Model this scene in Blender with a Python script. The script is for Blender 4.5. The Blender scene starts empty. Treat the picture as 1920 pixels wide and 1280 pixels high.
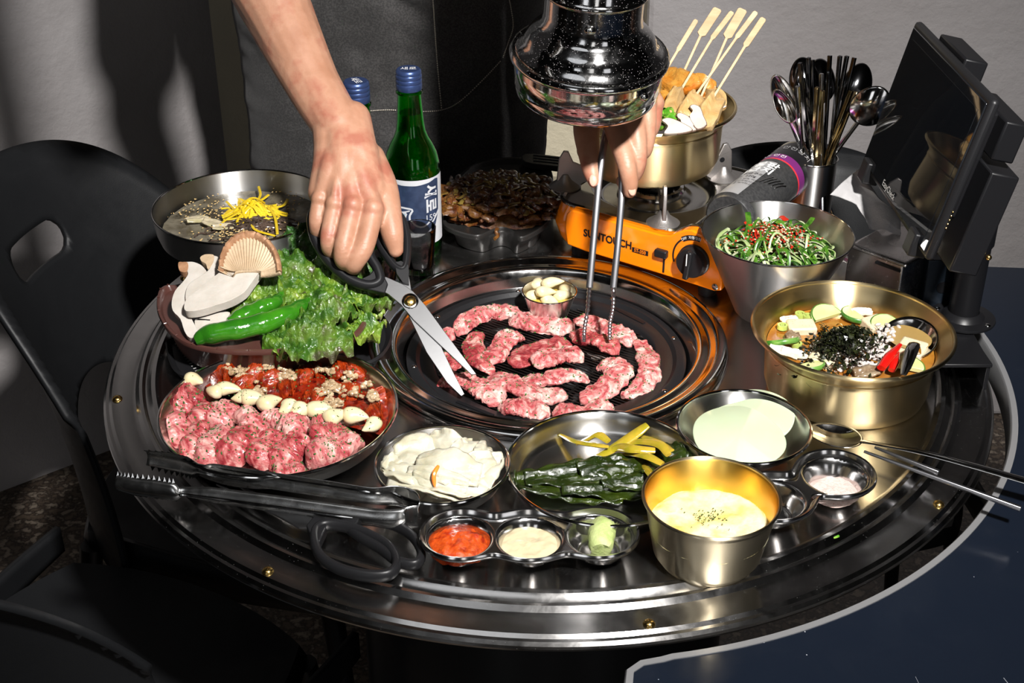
import bpy, bmesh, math, random
from mathutils import Vector, Matrix, noise, Quaternion
from mathutils.bvhtree import BVHTree
from mathutils.geometry import tessellate_polygon
pi = math.pi; sin = math.sin; cos = math.cos; R_ = math.radians
rng = random.Random(7)
SC = bpy.context.scene
COL = SC.collection
TZ = 0.75                      # height of the grill table's steel top; z below is counted from it

# ------------------------------------------------------------------ camera, world, light, exposure
PITCH = R_(30.2); FPX = 2566.0
CAM = Vector((-0.036, -1.245, 0.724))
cd = bpy.data.cameras.new('camera'); cam = bpy.data.objects.new('camera', cd); COL.objects.link(cam)
cd.sensor_width = 36.0; cd.lens = 36.0 * FPX / 1920.0; cd.clip_start = 0.05
cam.location = (CAM.x, CAM.y, CAM.z + TZ); cam.rotation_euler = (pi / 2 - PITCH, 0, 0)
SC.camera = cam
w = bpy.data.worlds.new('world'); SC.world = w; w.use_nodes = True
w.node_tree.nodes['Background'].inputs[0].default_value = (0.75, 0.8, 0.9, 1)
w.node_tree.nodes['Background'].inputs[1].default_value = 0.014
def area(name, loc, target, size, power, col=(1, 1, 1), spread=pi):
    l = bpy.data.lights.new(name, 'AREA'); l.shape = 'DISK'; l.size = size; l.energy = power; l.color = col; l.spread = spread
    o = bpy.data.objects.new(name, l); COL.objects.link(o); o.location = (loc[0], loc[1], loc[2] + TZ)
    d = Vector(target) - Vector(loc); o.rotation_euler = d.to_track_quat('-Z', 'Y').to_euler(); return o
area('flash_lamp', (0.40, -1.30, 1.50), (0.0, 0.25, 0.0), 0.13, 12, (1, 0.975, 0.95), R_(66))
area('fill_light', (-0.5, -1.2, 1.6), (0, 0.0, 0), 0.9, 1.6, (0.95, 0.97, 1.0))  # added weak fill light, stands for no lamp in the room
def strip(name, loc, target, sx, sy, power, col=(1, 1, 1)):
    o = area(name, loc, target, sx, power, col); o.data.shape = 'RECTANGLE'; o.data.size = sx; o.data.size_y = sy; return o
strip('reflection_fill', (-1.15, -3.1, .35), (0, 0, .1), .55, 1.3, 2.6, (.95, .97, 1.0))  # added strip lights for streaks on the steel, no windows behind the camera
strip('reflection_fill', (.15, -3.1, .45), (0, 0, .1), .35, 1.3, 1.6, (1, .98, .95))
strip('reflection_fill', (1.55, -3.0, .35), (0, 0, .1), .60, 1.3, 2.4, (.97, .97, 1.0))
vs = SC.view_settings
SC.display_settings.display_device = 'sRGB'
vs.view_transform = 'Standard'; vs.look = 'None'; vs.gamma = 1.0; vs.use_curve_mapping = False; vs.exposure = 0.35
SC.cycles.use_denoising = True; SC.cycles.max_bounces = 10; SC.cycles.transmission_bounces = 10; SC.cycles.glossy_bounces = 5
SC.cycles.diffuse_bounces = 3; SC.cycles.caustics_refractive = False; SC.cycles.caustics_reflective = True; SC.cycles.blur_glossy = 0.3
SC.cycles.sample_clamp_indirect = 4.0

# ------------------------------------------------------------------ photograph pixel -> place in the room
_s, _c = sin(PITCH), cos(PITCH)
def ray(px, py):
    a = (px - 960) / FPX; b = (640 - py) / FPX
    return Vector((a, _c + b * _s, -_s + b * _c))
def W(px, py, z=0.0):          # point of the pixel's sight line at height z over the table top
    d = ray(px, py); return CAM + d * ((z - CAM.z) / d.z)
def D(px, py, dep):            # point of the sight line at that depth
    return CAM + ray(px, py) * dep
def Y(px, py, y):
    d = ray(px, py); return CAM + d * ((y - CAM.y) / d.y)
class Plane:                   # plane through three places; pixels are laid onto it
    def __init__(s, a, b, c):
        s.o = Vector(a); s.n = (Vector(b) - s.o).cross(Vector(c) - s.o).normalized()
        if s.n.dot(CAM - s.o) < 0: s.n = -s.n
    def __call__(s, px, py, off=0.0):
        d = ray(px, py); t = (s.o - CAM).dot(s.n) / d.dot(s.n); return CAM + d * t + s.n * off

# ------------------------------------------------------------------ materials
def inp(b, n, v):
    if n in b.inputs: b.inputs[n].default_value = v
def M(name, col, rough=0.5, met=0.0, bump=None, col2=None, cs=20, lo=.4, hi=.6, trans=0, ior=1.45, coat=0, spec=.5, aniso=0, brushed=0, sss=0,
      sheen=0, dist=0.0, st=(1, 1, 1), rough2=None, emis=None, speck=None, alpha=1, cd_=5):
    m = bpy.data.materials.new(name); m.use_nodes = True; nt = m.node_tree; N = nt.nodes; L = nt.links
    b = N['Principled BSDF']
    c4 = (*col, 1); inp(b, 'Base Color', c4); inp(b, 'Roughness', rough); inp(b, 'Metallic', met)
    inp(b, 'Transmission Weight', trans); inp(b, 'IOR', ior); inp(b, 'Coat Weight', coat); inp(b, 'Coat Roughness', .08)
    inp(b, 'Specular IOR Level', spec); inp(b, 'Anisotropic', aniso); inp(b, 'Sheen Weight', sheen); inp(b, 'Alpha', alpha)
    if sss: inp(b, 'Subsurface Weight', sss); inp(b, 'Subsurface Scale', .006); inp(b, 'Subsurface Radius', (1, .4, .25))
    if emis: inp(b, 'Emission Color', (*emis[0], 1)); inp(b, 'Emission Strength', emis[1])
    tc = N.new('ShaderNodeTexCoord'); mp = N.new('ShaderNodeMapping'); mp.inputs['Scale'].default_value = st
    L.new(tc.outputs['Object'], mp.inputs[0]); V = mp.outputs[0]
    def nz(scale, det=5, di=0.0, rg=.55):
        n = N.new('ShaderNodeTexNoise'); n.inputs['Scale'].default_value = scale; n.inputs['Detail'].default_value = det
        n.inputs['Distortion'].default_value = di; n.inputs['Roughness'].default_value = rg; L.new(V, n.inputs[0]); return n.outputs[0]
    last = None
    if col2:
        r = N.new('ShaderNodeValToRGB'); L.new(nz(cs, cd_, dist), r.inputs[0]); e = r.color_ramp
        cl = [c4] + [(*q, 1) for q in (col2 if isinstance(col2[0], (tuple, list)) else [col2])]
        e.elements[0].position = lo; e.elements[0].color = cl[0]; e.elements[1].position = hi; e.elements[1].color = cl[-1]
        for i, q in enumerate(cl[1:-1]):
            el = e.elements.new(lo + (hi - lo) * (i + 1) / (len(cl) - 1)); el.color = q
        last = r.outputs[0]
        L.new(last, b.inputs['Base Color'])
    if speck:                      # (scale, threshold, colour): small dots
        vo = N.new('ShaderNodeTexVoronoi'); vo.inputs['Scale'].default_value = speck[0]; L.new(tc.outputs['Object'], vo.inputs[0])
        lt = N.new('ShaderNodeMath'); lt.operation = 'LESS_THAN'; lt.inputs[1].default_value = speck[1]; L.new(vo.outputs['Distance'], lt.inputs[0])
        mx = N.new('ShaderNodeMix'); mx.data_type = 'RGBA'; L.new(lt.outputs[0], mx.inputs[0])
        if last: L.new(last, mx.inputs[6])
        else: mx.inputs[6].default_value = c4
        mx.inputs[7].default_value = (*speck[2], 1); L.new(mx.outputs[2], b.inputs['Base Color'])
        if met:
            mm = N.new('ShaderNodeMath'); mm.operation = 'SUBTRACT'; mm.inputs[0].default_value = met; L.new(lt.outputs[0], mm.inputs[1]); L.new(mm.outputs[0], b.inputs['Metallic'])
    if rough2 is not None:
        r = N.new('ShaderNodeMapRange'); L.new(nz(rough2[0], 6, .5, .7), r.inputs[0]); r.inputs[1].default_value = .35; r.inputs[2].default_value = .7
        r.inputs[3].default_value = rough; r.inputs[4].default_value = rough2[1]; L.new(r.outputs[0], b.inputs['Roughness'])
    if aniso:
        tg = N.new('ShaderNodeTangent'); tg.direction_type = 'RADIAL'; tg.axis = 'Z'; L.new(tg.outputs[0], b.inputs['Tangent']); inp(b, 'Anisotropic Rotation', .25)
    nrm = None
    if brushed:                    # fine turning marks round the upright axis
        sx = N.new('ShaderNodeSeparateXYZ'); L.new(tc.outputs['Object'], sx.inputs[0])
        a = N.new('ShaderNodeMath'); a.operation = 'POWER'; a.inputs[1].default_value = 2; L.new(sx.outputs[0], a.inputs[0])
        c = N.new('ShaderNodeMath'); c.operation = 'POWER'; c.inputs[1].default_value = 2; L.new(sx.outputs[1], c.inputs[0])
        ad = N.new('ShaderNodeMath'); L.new(a.outputs[0], ad.inputs[0]); L.new(c.outputs[0], ad.inputs[1])
        sq = N.new('ShaderNodeMath'); sq.operation = 'SQRT'; L.new(ad.outputs[0], sq.inputs[0])
        cb = N.new('ShaderNodeCombineXYZ'); L.new(sq.outputs[0], cb.inputs[0]); L.new(sx.outputs[2], cb.inputs[1])
        n = N.new('ShaderNodeTexNoise'); n.inputs['Scale'].default_value = 900; n.inputs['Detail'].default_value = 3; L.new(cb.outputs[0], n.inputs[0])
        bp = N.new('ShaderNodeBump'); bp.inputs['Strength'].default_value = brushed; bp.inputs['Distance'].default_value = .001; L.new(n.outputs[0], bp.inputs['Height']); nrm = bp.outputs[0]
    for q in ([bump] if bump and not isinstance(bump[0], (tuple, list)) else (bump or [])):
        bp = N.new('ShaderNodeBump'); bp.inputs['Strength'].default_value = q[1]; bp.inputs['Distance'].default_value = q[2]
        L.new(nz(q[0], 6, q[3] if len(q) > 3 else 0, .6), bp.inputs['Height'])
        if nrm: L.new(nrm, bp.inputs['Normal'])
        nrm = bp.outputs[0]
    if nrm: L.new(nrm, b.inputs['Normal'])
    return m
def grime(m, scale, lo, hi, col, amt=.5):      # scratches / dust over a metal: short bright streaks
    return m

STEEL = M('brushed_steel', (.60, .585, .565), .25, 1, aniso=.8)
STEELD = M('worn_table_steel', (.50, .49, .48), .15, 1, rough2=(35, .24), aniso=.6, speck=(420, .05, (.6, .6, .58)))
CHROME = M('chrome', (.62, .61, .60), .07, 1, rough2=(50, .16))
CHROMED = M('dusty_chrome', (.50, .50, .50), .06, 1, rough2=(90, .16), speck=(620, .11, (.6, .58, .56)))
BRASSY = M('yellow_brass', (.82, .65, .36), .32, 1, aniso=.95)
BRASSP = M('pale_brass', (.66, .57, .40), .36, 1, aniso=.92)
GOLDIN = M('gold_anodised', (.86, .56, .12), .32, 1, aniso=.7)
BLACKP = M('black_plastic', (.010, .010, .011), .38, spec=.3, bump=(900, .12, .0004))
BLACKC = M('black_chair_plastic', (.009, .0095, .0105), .40, spec=.3, bump=(700, .25, .0005), rough2=(14, .55))
BLACKM = M('black_powder_coat', (.007, .007, .008), .36, spec=.28, bump=(1200, .15, .0003))
CASTB = M('black_cast_coating', (.010, .010, .011), .36, spec=.3, bump=(600, .2, .0004))
GLOSSB = M('black_glass', (.008, .009, .011), .03, spec=.9)
ORANGE = M('orange_enamel', (.86, .205, .003), .14, coat=1.0, spec=.6)
WHITE = M('white_print', (.75, .75, .74), .5)
SILVER = M('silver_print', (.55, .55, .56), .4, .6)
BRASS = M('brass_rivet', (.75, .50, .16), .2, 1)

# ------------------------------------------------------------------ mesh helpers
class MB:
    def __init__(s): s.v = []; s.f = []; s.m = []
    def add(s, v, f, m=0):
        o = len(s.v); s.v += [Vector(q) for q in v]; s.f += [tuple(i + o for i in q) for q in f]; s.m += [m] * len(f); return s
    def box(s, c, sz, rot=None, m=0):
        c = Vector(c); x, y, z = [q / 2 for q in sz]
        v = [Vector((a * x, b * y, d * z)) for a in (-1, 1) for b in (-1, 1) for d in (-1, 1)]
        if rot is not None: v = [rot @ q for q in v]
        return s.add([q + c for q in v], [(0, 1, 3, 2), (4, 6, 7, 5), (0, 4, 5, 1), (2, 3, 7, 6), (0, 2, 6, 4), (1, 5, 7, 3)], m)
    def lathe(s, prof, seg=64, c=(0, 0, 0), m=0, sx=1, sy=1, rfun=None, closed=False, caps=False):
        c = Vector(c); v = []; f = []; n = len(prof)
        for (r, z) in prof:
            for i in range(seg):
                a = 2 * pi * i / seg; rr = r * (rfun(a) if rfun else 1); v.append(c + Vector((rr * cos(a) * sx, rr * sin(a) * sy, z)))
        for j in range(n - 1 + (1 if closed else 0)):
            j2 = (j + 1) % n
            for i in range(seg):
                k = (i + 1) % seg; f.append((j * seg + i, j * seg + k, j2 * seg + k, j2 * seg + i))
        if caps and not closed:
            if prof[0][0] > 1e-5: f.append(tuple(range(seg))[::-1])
            if prof[-1][0] > 1e-5: f.append(tuple(range((n - 1) * seg, n * seg)))
        return s.add(v, f, m)
    def tube(s, pts, rad, seg=10, closed=False, m=0, flat=None, up=None, caps=True):
        # sweep; rad number or list; flat = (a, b) scale of the section along side / up
        pts = [Vector(p) for p in pts]; n = len(pts); rad = rad if isinstance(rad, (list, tuple)) else [rad] * n
        v = []; f = []; ref = Vector(up) if up is not None else None; pn = None
        for i in range(n):
            if closed: t = pts[(i + 1) % n] - pts[i - 1]
            else: t = pts[min(i + 1, n - 1)] - pts[max(i - 1, 0)]
            t = t.normalized() if t.length > 1e-9 else Vector((0, 0, 1))
            if ref is not None: u = ref
            else:
                if pn is None: pn = Vector((0, 0, 1)) if abs(t.z) < .9 else Vector((1, 0, 0))
                u = pn
            sd = t.cross(u)
            if sd.length < 1e-6: sd = t.orthogonal()
            sd.normalize(); u = sd.cross(t).normalized(); pn = u
            a, b = flat if flat else (1, 1)
            for k in range(seg):
                th = 2 * pi * k / seg; v.append(pts[i] + sd * (cos(th) * rad[i] * a) + u * (sin(th) * rad[i] * b))
        for i in range(n - (0 if closed else 1)):
            j = (i + 1) % n
            for k in range(seg):
                l = (k + 1) % seg; f.append((i * seg + k, i * seg + l, j * seg + l, j * seg + k))
        if not closed and caps: f.append(tuple(range(seg))[::-1]); f.append(tuple(range((n - 1) * seg, n * seg)))
        return s.add(v, f, m)
    def ball(s, c, r, seg=16, rings=10, m=0, sc=(1, 1, 1), rot=None, fn=None):
        c = Vector(c); v = []; f = []
        for j in range(rings + 1):
            p = pi * j / rings
            for i in range(seg):
                a = 2 * pi * i / seg; d = Vector((sin(p) * cos(a), sin(p) * sin(a), -cos(p)))
                q = Vector((d.x * sc[0], d.y * sc[1], d.z * sc[2])) * r
                if fn: q = q * fn(d)
                if rot is not None: q = rot @ q
                v.append(c + q)
        for j in range(rings):
            for i in range(seg):
                k = (i + 1) % seg; f.append((j * seg + i, j * seg + k, (j + 1) * seg + k, (j + 1) * seg + i))
        return s.add(v, f, m)
    def grid(s, fn, nu, nv, m=0, closeu=False):
        v = [fn(i / nu, j / nv) for j in range(nv + 1) for i in range(nu + (0 if closeu else 1))]; w_ = nu + (0 if closeu else 1); f = []
        for j in range(nv):
            for i in range(nu):
                k = (i + 1) % w_ if closeu else i + 1; f.append((j * w_ + i, j * w_ + k, (j + 1) * w_ + k, (j + 1) * w_ + i))
        return s.add(v, f, m)
    def prism(s, poly, d, m=0):    # poly: list of 3-D points (planar), extruded by vector d
        poly = [Vector(p) for p in poly]; n = len(poly); d = Vector(d); tri = tessellate_polygon([poly])
        v = poly + [p + d for p in poly]; f = [tuple(t) for t in tri] + [tuple(i + n for i in t)[::-1] for t in tri]
        f += [(i, (i + 1) % n, (i + 1) % n + n, i + n) for i in range(n)]
        return s.add(v, f, m)
def build(mb, name, mats, parent=None, smooth=True, bevel=0, solid=0, sub=0, weld=False, loc=None, smooth_angle=None, soff=0):
    me = bpy.data.meshes.new(name); me.from_pydata([tuple(v) for v in mb.v], [], mb.f); me.update()
    for m in (mats if isinstance(mats, (list, tuple)) else [mats]): me.materials.append(m)
    if len(me.materials) > 1: me.polygons.foreach_set('material_index', mb.m)
    bm = bmesh.new(); bm.from_mesh(me)
    bmesh.ops.remove_doubles(bm, verts=bm.verts, dist=1e-6 if not weld else 1e-5)
    bmesh.ops.recalc_face_normals(bm, faces=bm.faces); bm.to_mesh(me); bm.free()
    o = bpy.data.objects.new(name, me); COL.objects.link(o)
    if smooth:
        me.polygons.foreach_set('use_smooth', [True] * len(me.polygons))
        try: me.set_sharp_from_angle(angle=R_(smooth_angle or 42))
        except Exception: pass
    if parent is not None: o.parent = parent
    if loc is not None: o.location = loc
    if solid: md = o.modifiers.new('solid', 'SOLIDIFY'); md.thickness = solid; md.offset = soff
    if bevel: md = o.modifiers.new('bevel', 'BEVEL'); md.width = bevel; md.segments = 2; md.limit_method = 'ANGLE'; md.angle_limit = R_(40)
    if sub: md = o.modifiers.new('sub', 'SUBSURF'); md.levels = sub; md.render_levels = sub
    return o
def tag(o, label=None, cat=None, group=None, kind=None):
    if label: o['label'] = label
    if cat: o['category'] = cat
    if group: o['group'] = group
    if kind: o['kind'] = kind
    return o
def thing(name, label, cat, loc=(0, 0, 0), rot=0, group=None, quat=None):
    o = bpy.data.objects.new(name, None); COL.objects.link(o); o.empty_display_size = .02
    o.location = (loc[0], loc[1], loc[2] + TZ)
    if quat is not None: o.rotation_mode = 'QUATERNION'; o.rotation_quaternion = quat
    else: o.rotation_euler = (0, 0, rot)
    return tag(o, label, cat, group)
def wthing(name, label, cat, group=None, c=(0, 0, 0)):  # thing whose parts are given in table coordinates; origin moved to c
    o = thing(name, label, cat, c, 0, group); o['_c'] = tuple(c); return o
def wpart(mb, name, mats, parent, **k):                 # part given in table coordinates
    c = Vector(parent['_c']) if '_c' in parent else Vector((0, 0, 0))
    mb.v = [v - c for v in mb.v]; return build(mb, name, mats, parent, **k)
def solo(mb, name, mats, label, cat, group=None, kind=None, **k):   # a thing that is one mesh, given in table coordinates; origin at its middle bottom
    n = len(mb.v); c = sum(mb.v, Vector()) / n; c.z = min(v.z for v in mb.v)
    mb.v = [v - c for v in mb.v]; o = build(mb, name, mats, None, **k); o.location = (c.x, c.y, c.z + TZ)
    return tag(o, label, cat, group, kind)
def copy_of(o, loc, rz=None, scale=None, label=None):
    c = o.copy(); COL.objects.link(c); c.location = (loc[0], loc[1], loc[2] + TZ)
    if rz is not None: c.rotation_euler = (0, 0, rz)
    if scale: c.scale = scale if isinstance(scale, (tuple, list)) else (scale,) * 3
    if label: c['label'] = label
    for ch in list(o.children):
        d = ch.copy(); COL.objects.link(d); d.parent = c
        for g in list(ch.children): e = g.copy(); COL.objects.link(e); e.parent = d
    return c
def fb(p, sc, seed=0, H=1, oc=4): return noise.fractal(Vector(p) * sc + Vector((seed * 7.31, seed * 3.17, seed * 1.7)), H, 2.0, oc)
def smooth_path(pts, n):
    pts = [Vector(p) for p in pts]; P = [pts[0] * 2 - pts[1]] + pts + [pts[-1] * 2 - pts[-2]]; out = []; m = len(pts) - 1
    for i in range(n + 1):
        t = i / n * m; k = min(int(t), m - 1); u = t - k; a, b, c, d = P[k:k + 4]
        out.append(.5 * ((2 * b) + (c - a) * u + (2 * a - 5 * b + 4 * c - d) * u * u + (3 * b - a - 3 * c + d) * u ** 3))
    return out
def text_mb(body, size, fn, m=0, mb=None, bold=0.0, align='CENTER', res=3, thick=0):
    cu = bpy.data.curves.new('t', 'FONT'); cu.body = body; cu.size = size; cu.align_x = align; cu.align_y = 'CENTER'; cu.offset = bold; cu.resolution_u = res
    to = bpy.data.objects.new('t', cu); COL.objects.link(to); bpy.context.view_layer.update()
    dg = bpy.context.evaluated_depsgraph_get(); me = bpy.data.meshes.new_from_object(to.evaluated_get(dg))
    mb = mb or MB(); mb.add([fn(v.co.x, v.co.y) for v in me.vertices], [tuple(p.vertices) for p in me.polygons], m)
    bpy.data.objects.remove(to); bpy.data.meshes.remove(me); bpy.data.curves.remove(cu); return mb
def implicit_sheet(g, s0, s1, t0, t1, nx, ny, fn):       # sheet kept where g(s,t) > 0, rim snapped to g = 0
    hx = (s1 - s0) / nx; hy = (t1 - t0) / ny; V = {}; F = []
    P = lambda i, j: (s0 + i * hx, t0 + j * hy)
    keep = set()
    for i in range(nx):
        for j in range(ny):
            a, b = P(i + .5, j + .5)
            if g(a, b) > 0: keep.add((i, j))
    vid = {}; verts = []
    def vert(i, j):
        if (i, j) in vid: return vid[(i, j)]
        a, b = P(i, j); full = all((i + di, j + dj) in keep for di in (-1, 0) for dj in (-1, 0))
        if not full:
            for _ in range(6):
                e = hx * .05; g0 = g(a, b); gx = (g(a + e, b) - g0) / e; gy = (g(a, b + e) - g0) / e; q = gx * gx + gy * gy
                if q < 1e-9: break
                st = max(-1, min(1, 1)); da = -g0 * gx / q; db = -g0 * gy / q
                L_ = math.hypot(da / hx, db / hy)
                if L_ > .7: da *= .7 / L_; db *= .7 / L_
                a += da; b += db
        vid[(i, j)] = len(verts); verts.append(fn(a, b)); return vid[(i, j)]
    for (i, j) in sorted(keep): F.append((vert(i, j), vert(i + 1, j), vert(i + 1, j + 1), vert(i, j + 1)))
    return MB().add(verts, F)
def rot_to(d, up=(0, 0, 1)):   # rotation with local z along d
    return Vector(d).to_track_quat('Z', 'Y').to_matrix()
# ================================================================== THE SETTING
PLASTER = M('grey_plaster', (.36, .34, .34), .75, col2=(.28, .26, .255), cs=3, lo=.35, hi=.75, bump=[(9, .5, .012), (45, .55, .004), (220, .4, .0012)])
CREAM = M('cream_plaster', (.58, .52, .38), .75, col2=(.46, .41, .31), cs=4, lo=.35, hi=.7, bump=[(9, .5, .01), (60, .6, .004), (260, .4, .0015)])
FLOORM = M('speckled_terrazzo', (.10, .075, .055), .35, col2=[(.03, .022, .018), (.22, .18, .14)], cs=60, lo=.4, hi=.62, bump=(90, .3, .002))
DARKC = M('dark_ceiling', (.03, .03, .03), .9)
def struct(mb, name, m, **k):
    o = build(mb, name, m, None, smooth=False, **k); o.location.z = TZ; o['kind'] = 'structure'; return o
struct(MB().box((0, -.6, -.775), (6, 5.4, .05)), 'floor', FLOORM)
struct(MB().box((0, -.6, 1.775), (6, 5.4, .05)), 'ceiling', DARKC)
# back wall: cream stretch behind the cook, grey stretch standing a little proud on the right
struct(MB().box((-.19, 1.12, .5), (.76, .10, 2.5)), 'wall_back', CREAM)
struct(MB().box((1.60, 1.08, .5), (2.82, .16, 2.5)), 'wall_right', PLASTER, bevel=.01)
wl = MB(); a = Vector((-.555, 1.07, 0)); b = Vector((-1.75, .12, 0)); n_ = Vector((-(b - a).y, (b - a).x, 0)).normalized() * -.1
if n_.y < 0: n_ = -n_
wl.prism([a + Vector((0, 0, -.75)), b + Vector((0, 0, -.75)), b + n_ + Vector((0, 0, -.75)), a + n_ + Vector((0, 0, -.75))], (0, 0, 2.5))
struct(wl, 'wall_left', PLASTER)
struct(MB().box((-2.95, -.9, .5), (.1, 4.6, 2.5)), 'wall_far_left', DARKC)
struct(MB().box((0, -3.25, .5), (6, .1, 2.5)), 'wall_front', DARKC)
struct(MB().box((2.95, -.9, .5), (.1, 4.6, 2.5)), 'wall_far_right', DARKC)

# ================================================================== GRILL TABLE
tb = wthing('grill_table', 'large round polished steel barbecue table with a stepped rim and brass rivets', 'table', c=(0, 0, -.75))
prof = [(.176, -.012), (.178, -.002), (.184, 0), (.395, 0), (.398, .0012), (.401, .0035), (.405, .0035), (.408, .0005), (.411, -.001), (.414, .001), (.417, .001), (.421, -.003),
        (.426, -.004), (.436, -.0035), (.444, -.004), (.447, -.0065), (.450, -.0068), (.4525, -.0095), (.4530, -.012), (.4515, -.0150), (.446, -.0165), (.436, -.016), (.43, -.012), (.18, -.012)]
wpart(MB().lathe(prof, 200, closed=True), 'tabletop', STEELD, tb, smooth_angle=30)
RIV = [-165.8, -122.6, -80.7, -39.5, -200, 5, 47, 90, 130]
for a in RIV:
    wpart(MB().ball((.4385 * cos(R_(a)), .4385 * sin(R_(a)), -.0038), .0052, 14, 8, sc=(1, 1, .75)), 'rivet', BRASS, tb)
for (px, py) in ((557, 962),):
    q = W(px, py, 0); wpart(MB().ball((q.x, q.y, 0), .0055, 14, 8, sc=(1, 1, .5)), 'rivet', BRASS, tb)
wpart(MB().lathe([(.20, -.03), (.21, -.05), (.21, -.66), (.27, -.70), (.28, -.745), (0, -.745)], 64), 'drum', M('black_drum', (.02, .02, .021), .3, bump=(40, .1, .002)), tb)
# charcoal grill let into the middle
gr = wthing('charcoal_grill', 'round charcoal grill with chrome collar, black plate and wire grate set in the table', 'grill', c=(0, 0, -.1))
wpart(MB().lathe([(.1895, .0005), (.189, .004), (.186, .0075), (.181, .0085), (.176, .0075), (.172, .004), (.168, .0035), (.164, .005), (.160, .005), (.157, .002), (.154, -.006),
                  (.151, -.013), (.149, -.0175), (.1485, -.024), (.145, -.03), (.130, -.085), (.0, -.09), (0, -.092), (.134, -.088), (.150, -.03), (.172, -.012), (.186, .0)], 160, closed=True), 'collar', CHROME, gr, smooth_angle=50)
oct_ = lambda a: 1 - .035 * (.5 + .5 * cos(6 * (a + R_(12))))
pl = MB(); segs = 144; v = []; f = []
ring = [(.1475, -.0185, 0), (.1475, -.0155, 0), (.145, -.0135, 0), (.1375, -.0135, 0), (.1345, -.0165, 0), (.1335, -.0175, 0), (.121, -.0178, 1), (.119, -.0195, 1), (.117, -.026, 1), (.120, -.027, 1), (.147, -.022, 0)]
for (r, z, k) in ring:
    for i in range(segs):
        t = 2 * pi * i / segs; q = r * (oct_(t) if k else 1); v.append((q * cos(t), q * sin(t), z))
n = len(ring)
for j in range(n):
    for i in range(segs):
        f.append((j * segs + i, j * segs + (i + 1) % segs, ((j + 1) % n) * segs + (i + 1) % segs, ((j + 1) % n) * segs + i))
wpart(pl.add(v, f), 'grill_plate', CASTB, gr)
for i in range(8):
    t = R_(12 + 45 * i); wpart(MB().ball((.141 * cos(t), .141 * sin(t), -.0135), .0028, 10, 6, sc=(1, 1, .5)), 'plate_rivet', CHROME, gr)
for t in (R_(-125), R_(42)):
    c = Vector((.127 * cos(t), .127 * sin(t), -.0172)); wpart(MB().box(c, (.004, .045, .0014), Matrix.Rotation(t, 3, 'Z')), 'slot', BLACKM, gr)
WIRE = M('grate_wire', (.10, .095, .09), .35, 1)
wd = Vector((.075, -.052, 0)).normalized(); wn = Vector((-wd.y, wd.x, 0)); k = 0; first = None
o = -.1135
while o < .1140:
    L_ = math.sqrt(max(0, .1165 ** 2 - o * o))
    if L_ > .01:
        wpart(MB().tube([wn * o - wd * L_ + Vector((0, 0, -.0225)), wn * o + wd * L_ + Vector((0, 0, -.0225))], .00075, 5), 'wire', WIRE, gr)
    o += .0047
for s in (-.055, .0, .055):
    L_ = math.sqrt(.116 ** 2 - s * s); wpart(MB().tube([wd * s - wn * L_ + Vector((0, 0, -.0245)), wd * s + wn * L_ + Vector((0, 0, -.0245))], .0016, 6), 'cross_bar', WIRE, gr)
COAL = M('charcoal', (.012, .012, .013), .5, col2=(.09, .09, .09), cs=70, lo=.5, hi=.75, bump=(160, .8, .003))
for i in range(17):
    a = rng.random() * 6.28; r = .095 * math.sqrt(rng.random()); L_ = .02 + .012 * rng.random(); q = Matrix.Rotation(rng.random() * 3, 3, 'Z') @ Matrix.Rotation(rng.uniform(-.3, .3), 3, 'X')
    mb = MB().ball((r * cos(a), r * sin(a), -.052 - .012 * rng.random()), 1, 12, 8, sc=(L_, .013, .012), rot=q)
    mb.v = [v + Vector((fb(v, 60, i), fb(v, 60, i + 50), fb(v, 60, i + 90))) * .004 for v in mb.v]
    solo(mb, 'charcoal_lump', COAL, 'black charcoal lump glimpsed under the wire grate', 'charcoal', 'charcoal lumps under the grate')

# ================================================================== SIDE TABLE (navy top with a concave end)
NAVY = M('scratched_navy_top', (.006, .009, .016), .10, spec=.6, rough2=(26, .28), bump=(160, .05, .001), speck=(60, .035, (.35, .36, .38)))
NAVYE = M('grey_edge_band', (.26, .26, .265), .3, .4)
st = wthing('side_table', 'scratched dark navy table with a grey edge band cut round the grill table', 'table', c=(.7, -.4, -.75))
cx, cy, rc = .006, -.004, .4645
arc = [(cx + rc * cos(R_(a)), cy + rc * sin(R_(a))) for a in [24 - i * (104.0) / 60 for i in range(61)]]
ex = arc[-1]   # about -80 deg
corner = [(ex[0] - .008, ex[1] - .003), (ex[0] - .024, ex[1] - .007), (ex[0] - .034, ex[1] - .016), (ex[0] - .036, ex[1] - .03), (ex[0] - .030, ex[1] - .06), (ex[0] + .03, -.95)]
outl = arc + corner + [(1.35, -.95), (1.35, -.10), (.60, .186), (.47, .196)]
top = [Vector((x, y, -.0105)) for x, y in outl]
wpart(MB().prism(top, (0, 0, -.028)), 'tabletop', NAVY, st, smooth=False)
edge = [Vector((x, y, -.020)) for x, y in arc + corner]
mb = MB(); v = []; f = []
for i, p in enumerate(edge):
    t = (edge[min(i + 1, len(edge) - 1)] - edge[max(i - 1, 0)]).normalized(); s_ = Vector((t.y, -t.x, 0))
    if s_.dot(Vector((1, -1, 0))) < 0: s_ = -s_
    for (u, z) in ((-.0035, -.018), (-.0035, .0085), (-.002, .0105), (.0035, .0105), (.0035, -.018)): v.append(p + s_ * u * -1 * -1 + Vector((0, 0, z)))
for i in range(len(edge) - 1):
    for k in range(5): f.append((i * 5 + k, i * 5 + (k + 1) % 5, (i + 1) * 5 + (k + 1) % 5, (i + 1) * 5 + k))
wpart(mb.add(v, f), 'edge_band', NAVYE, st)
mb = MB()
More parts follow.
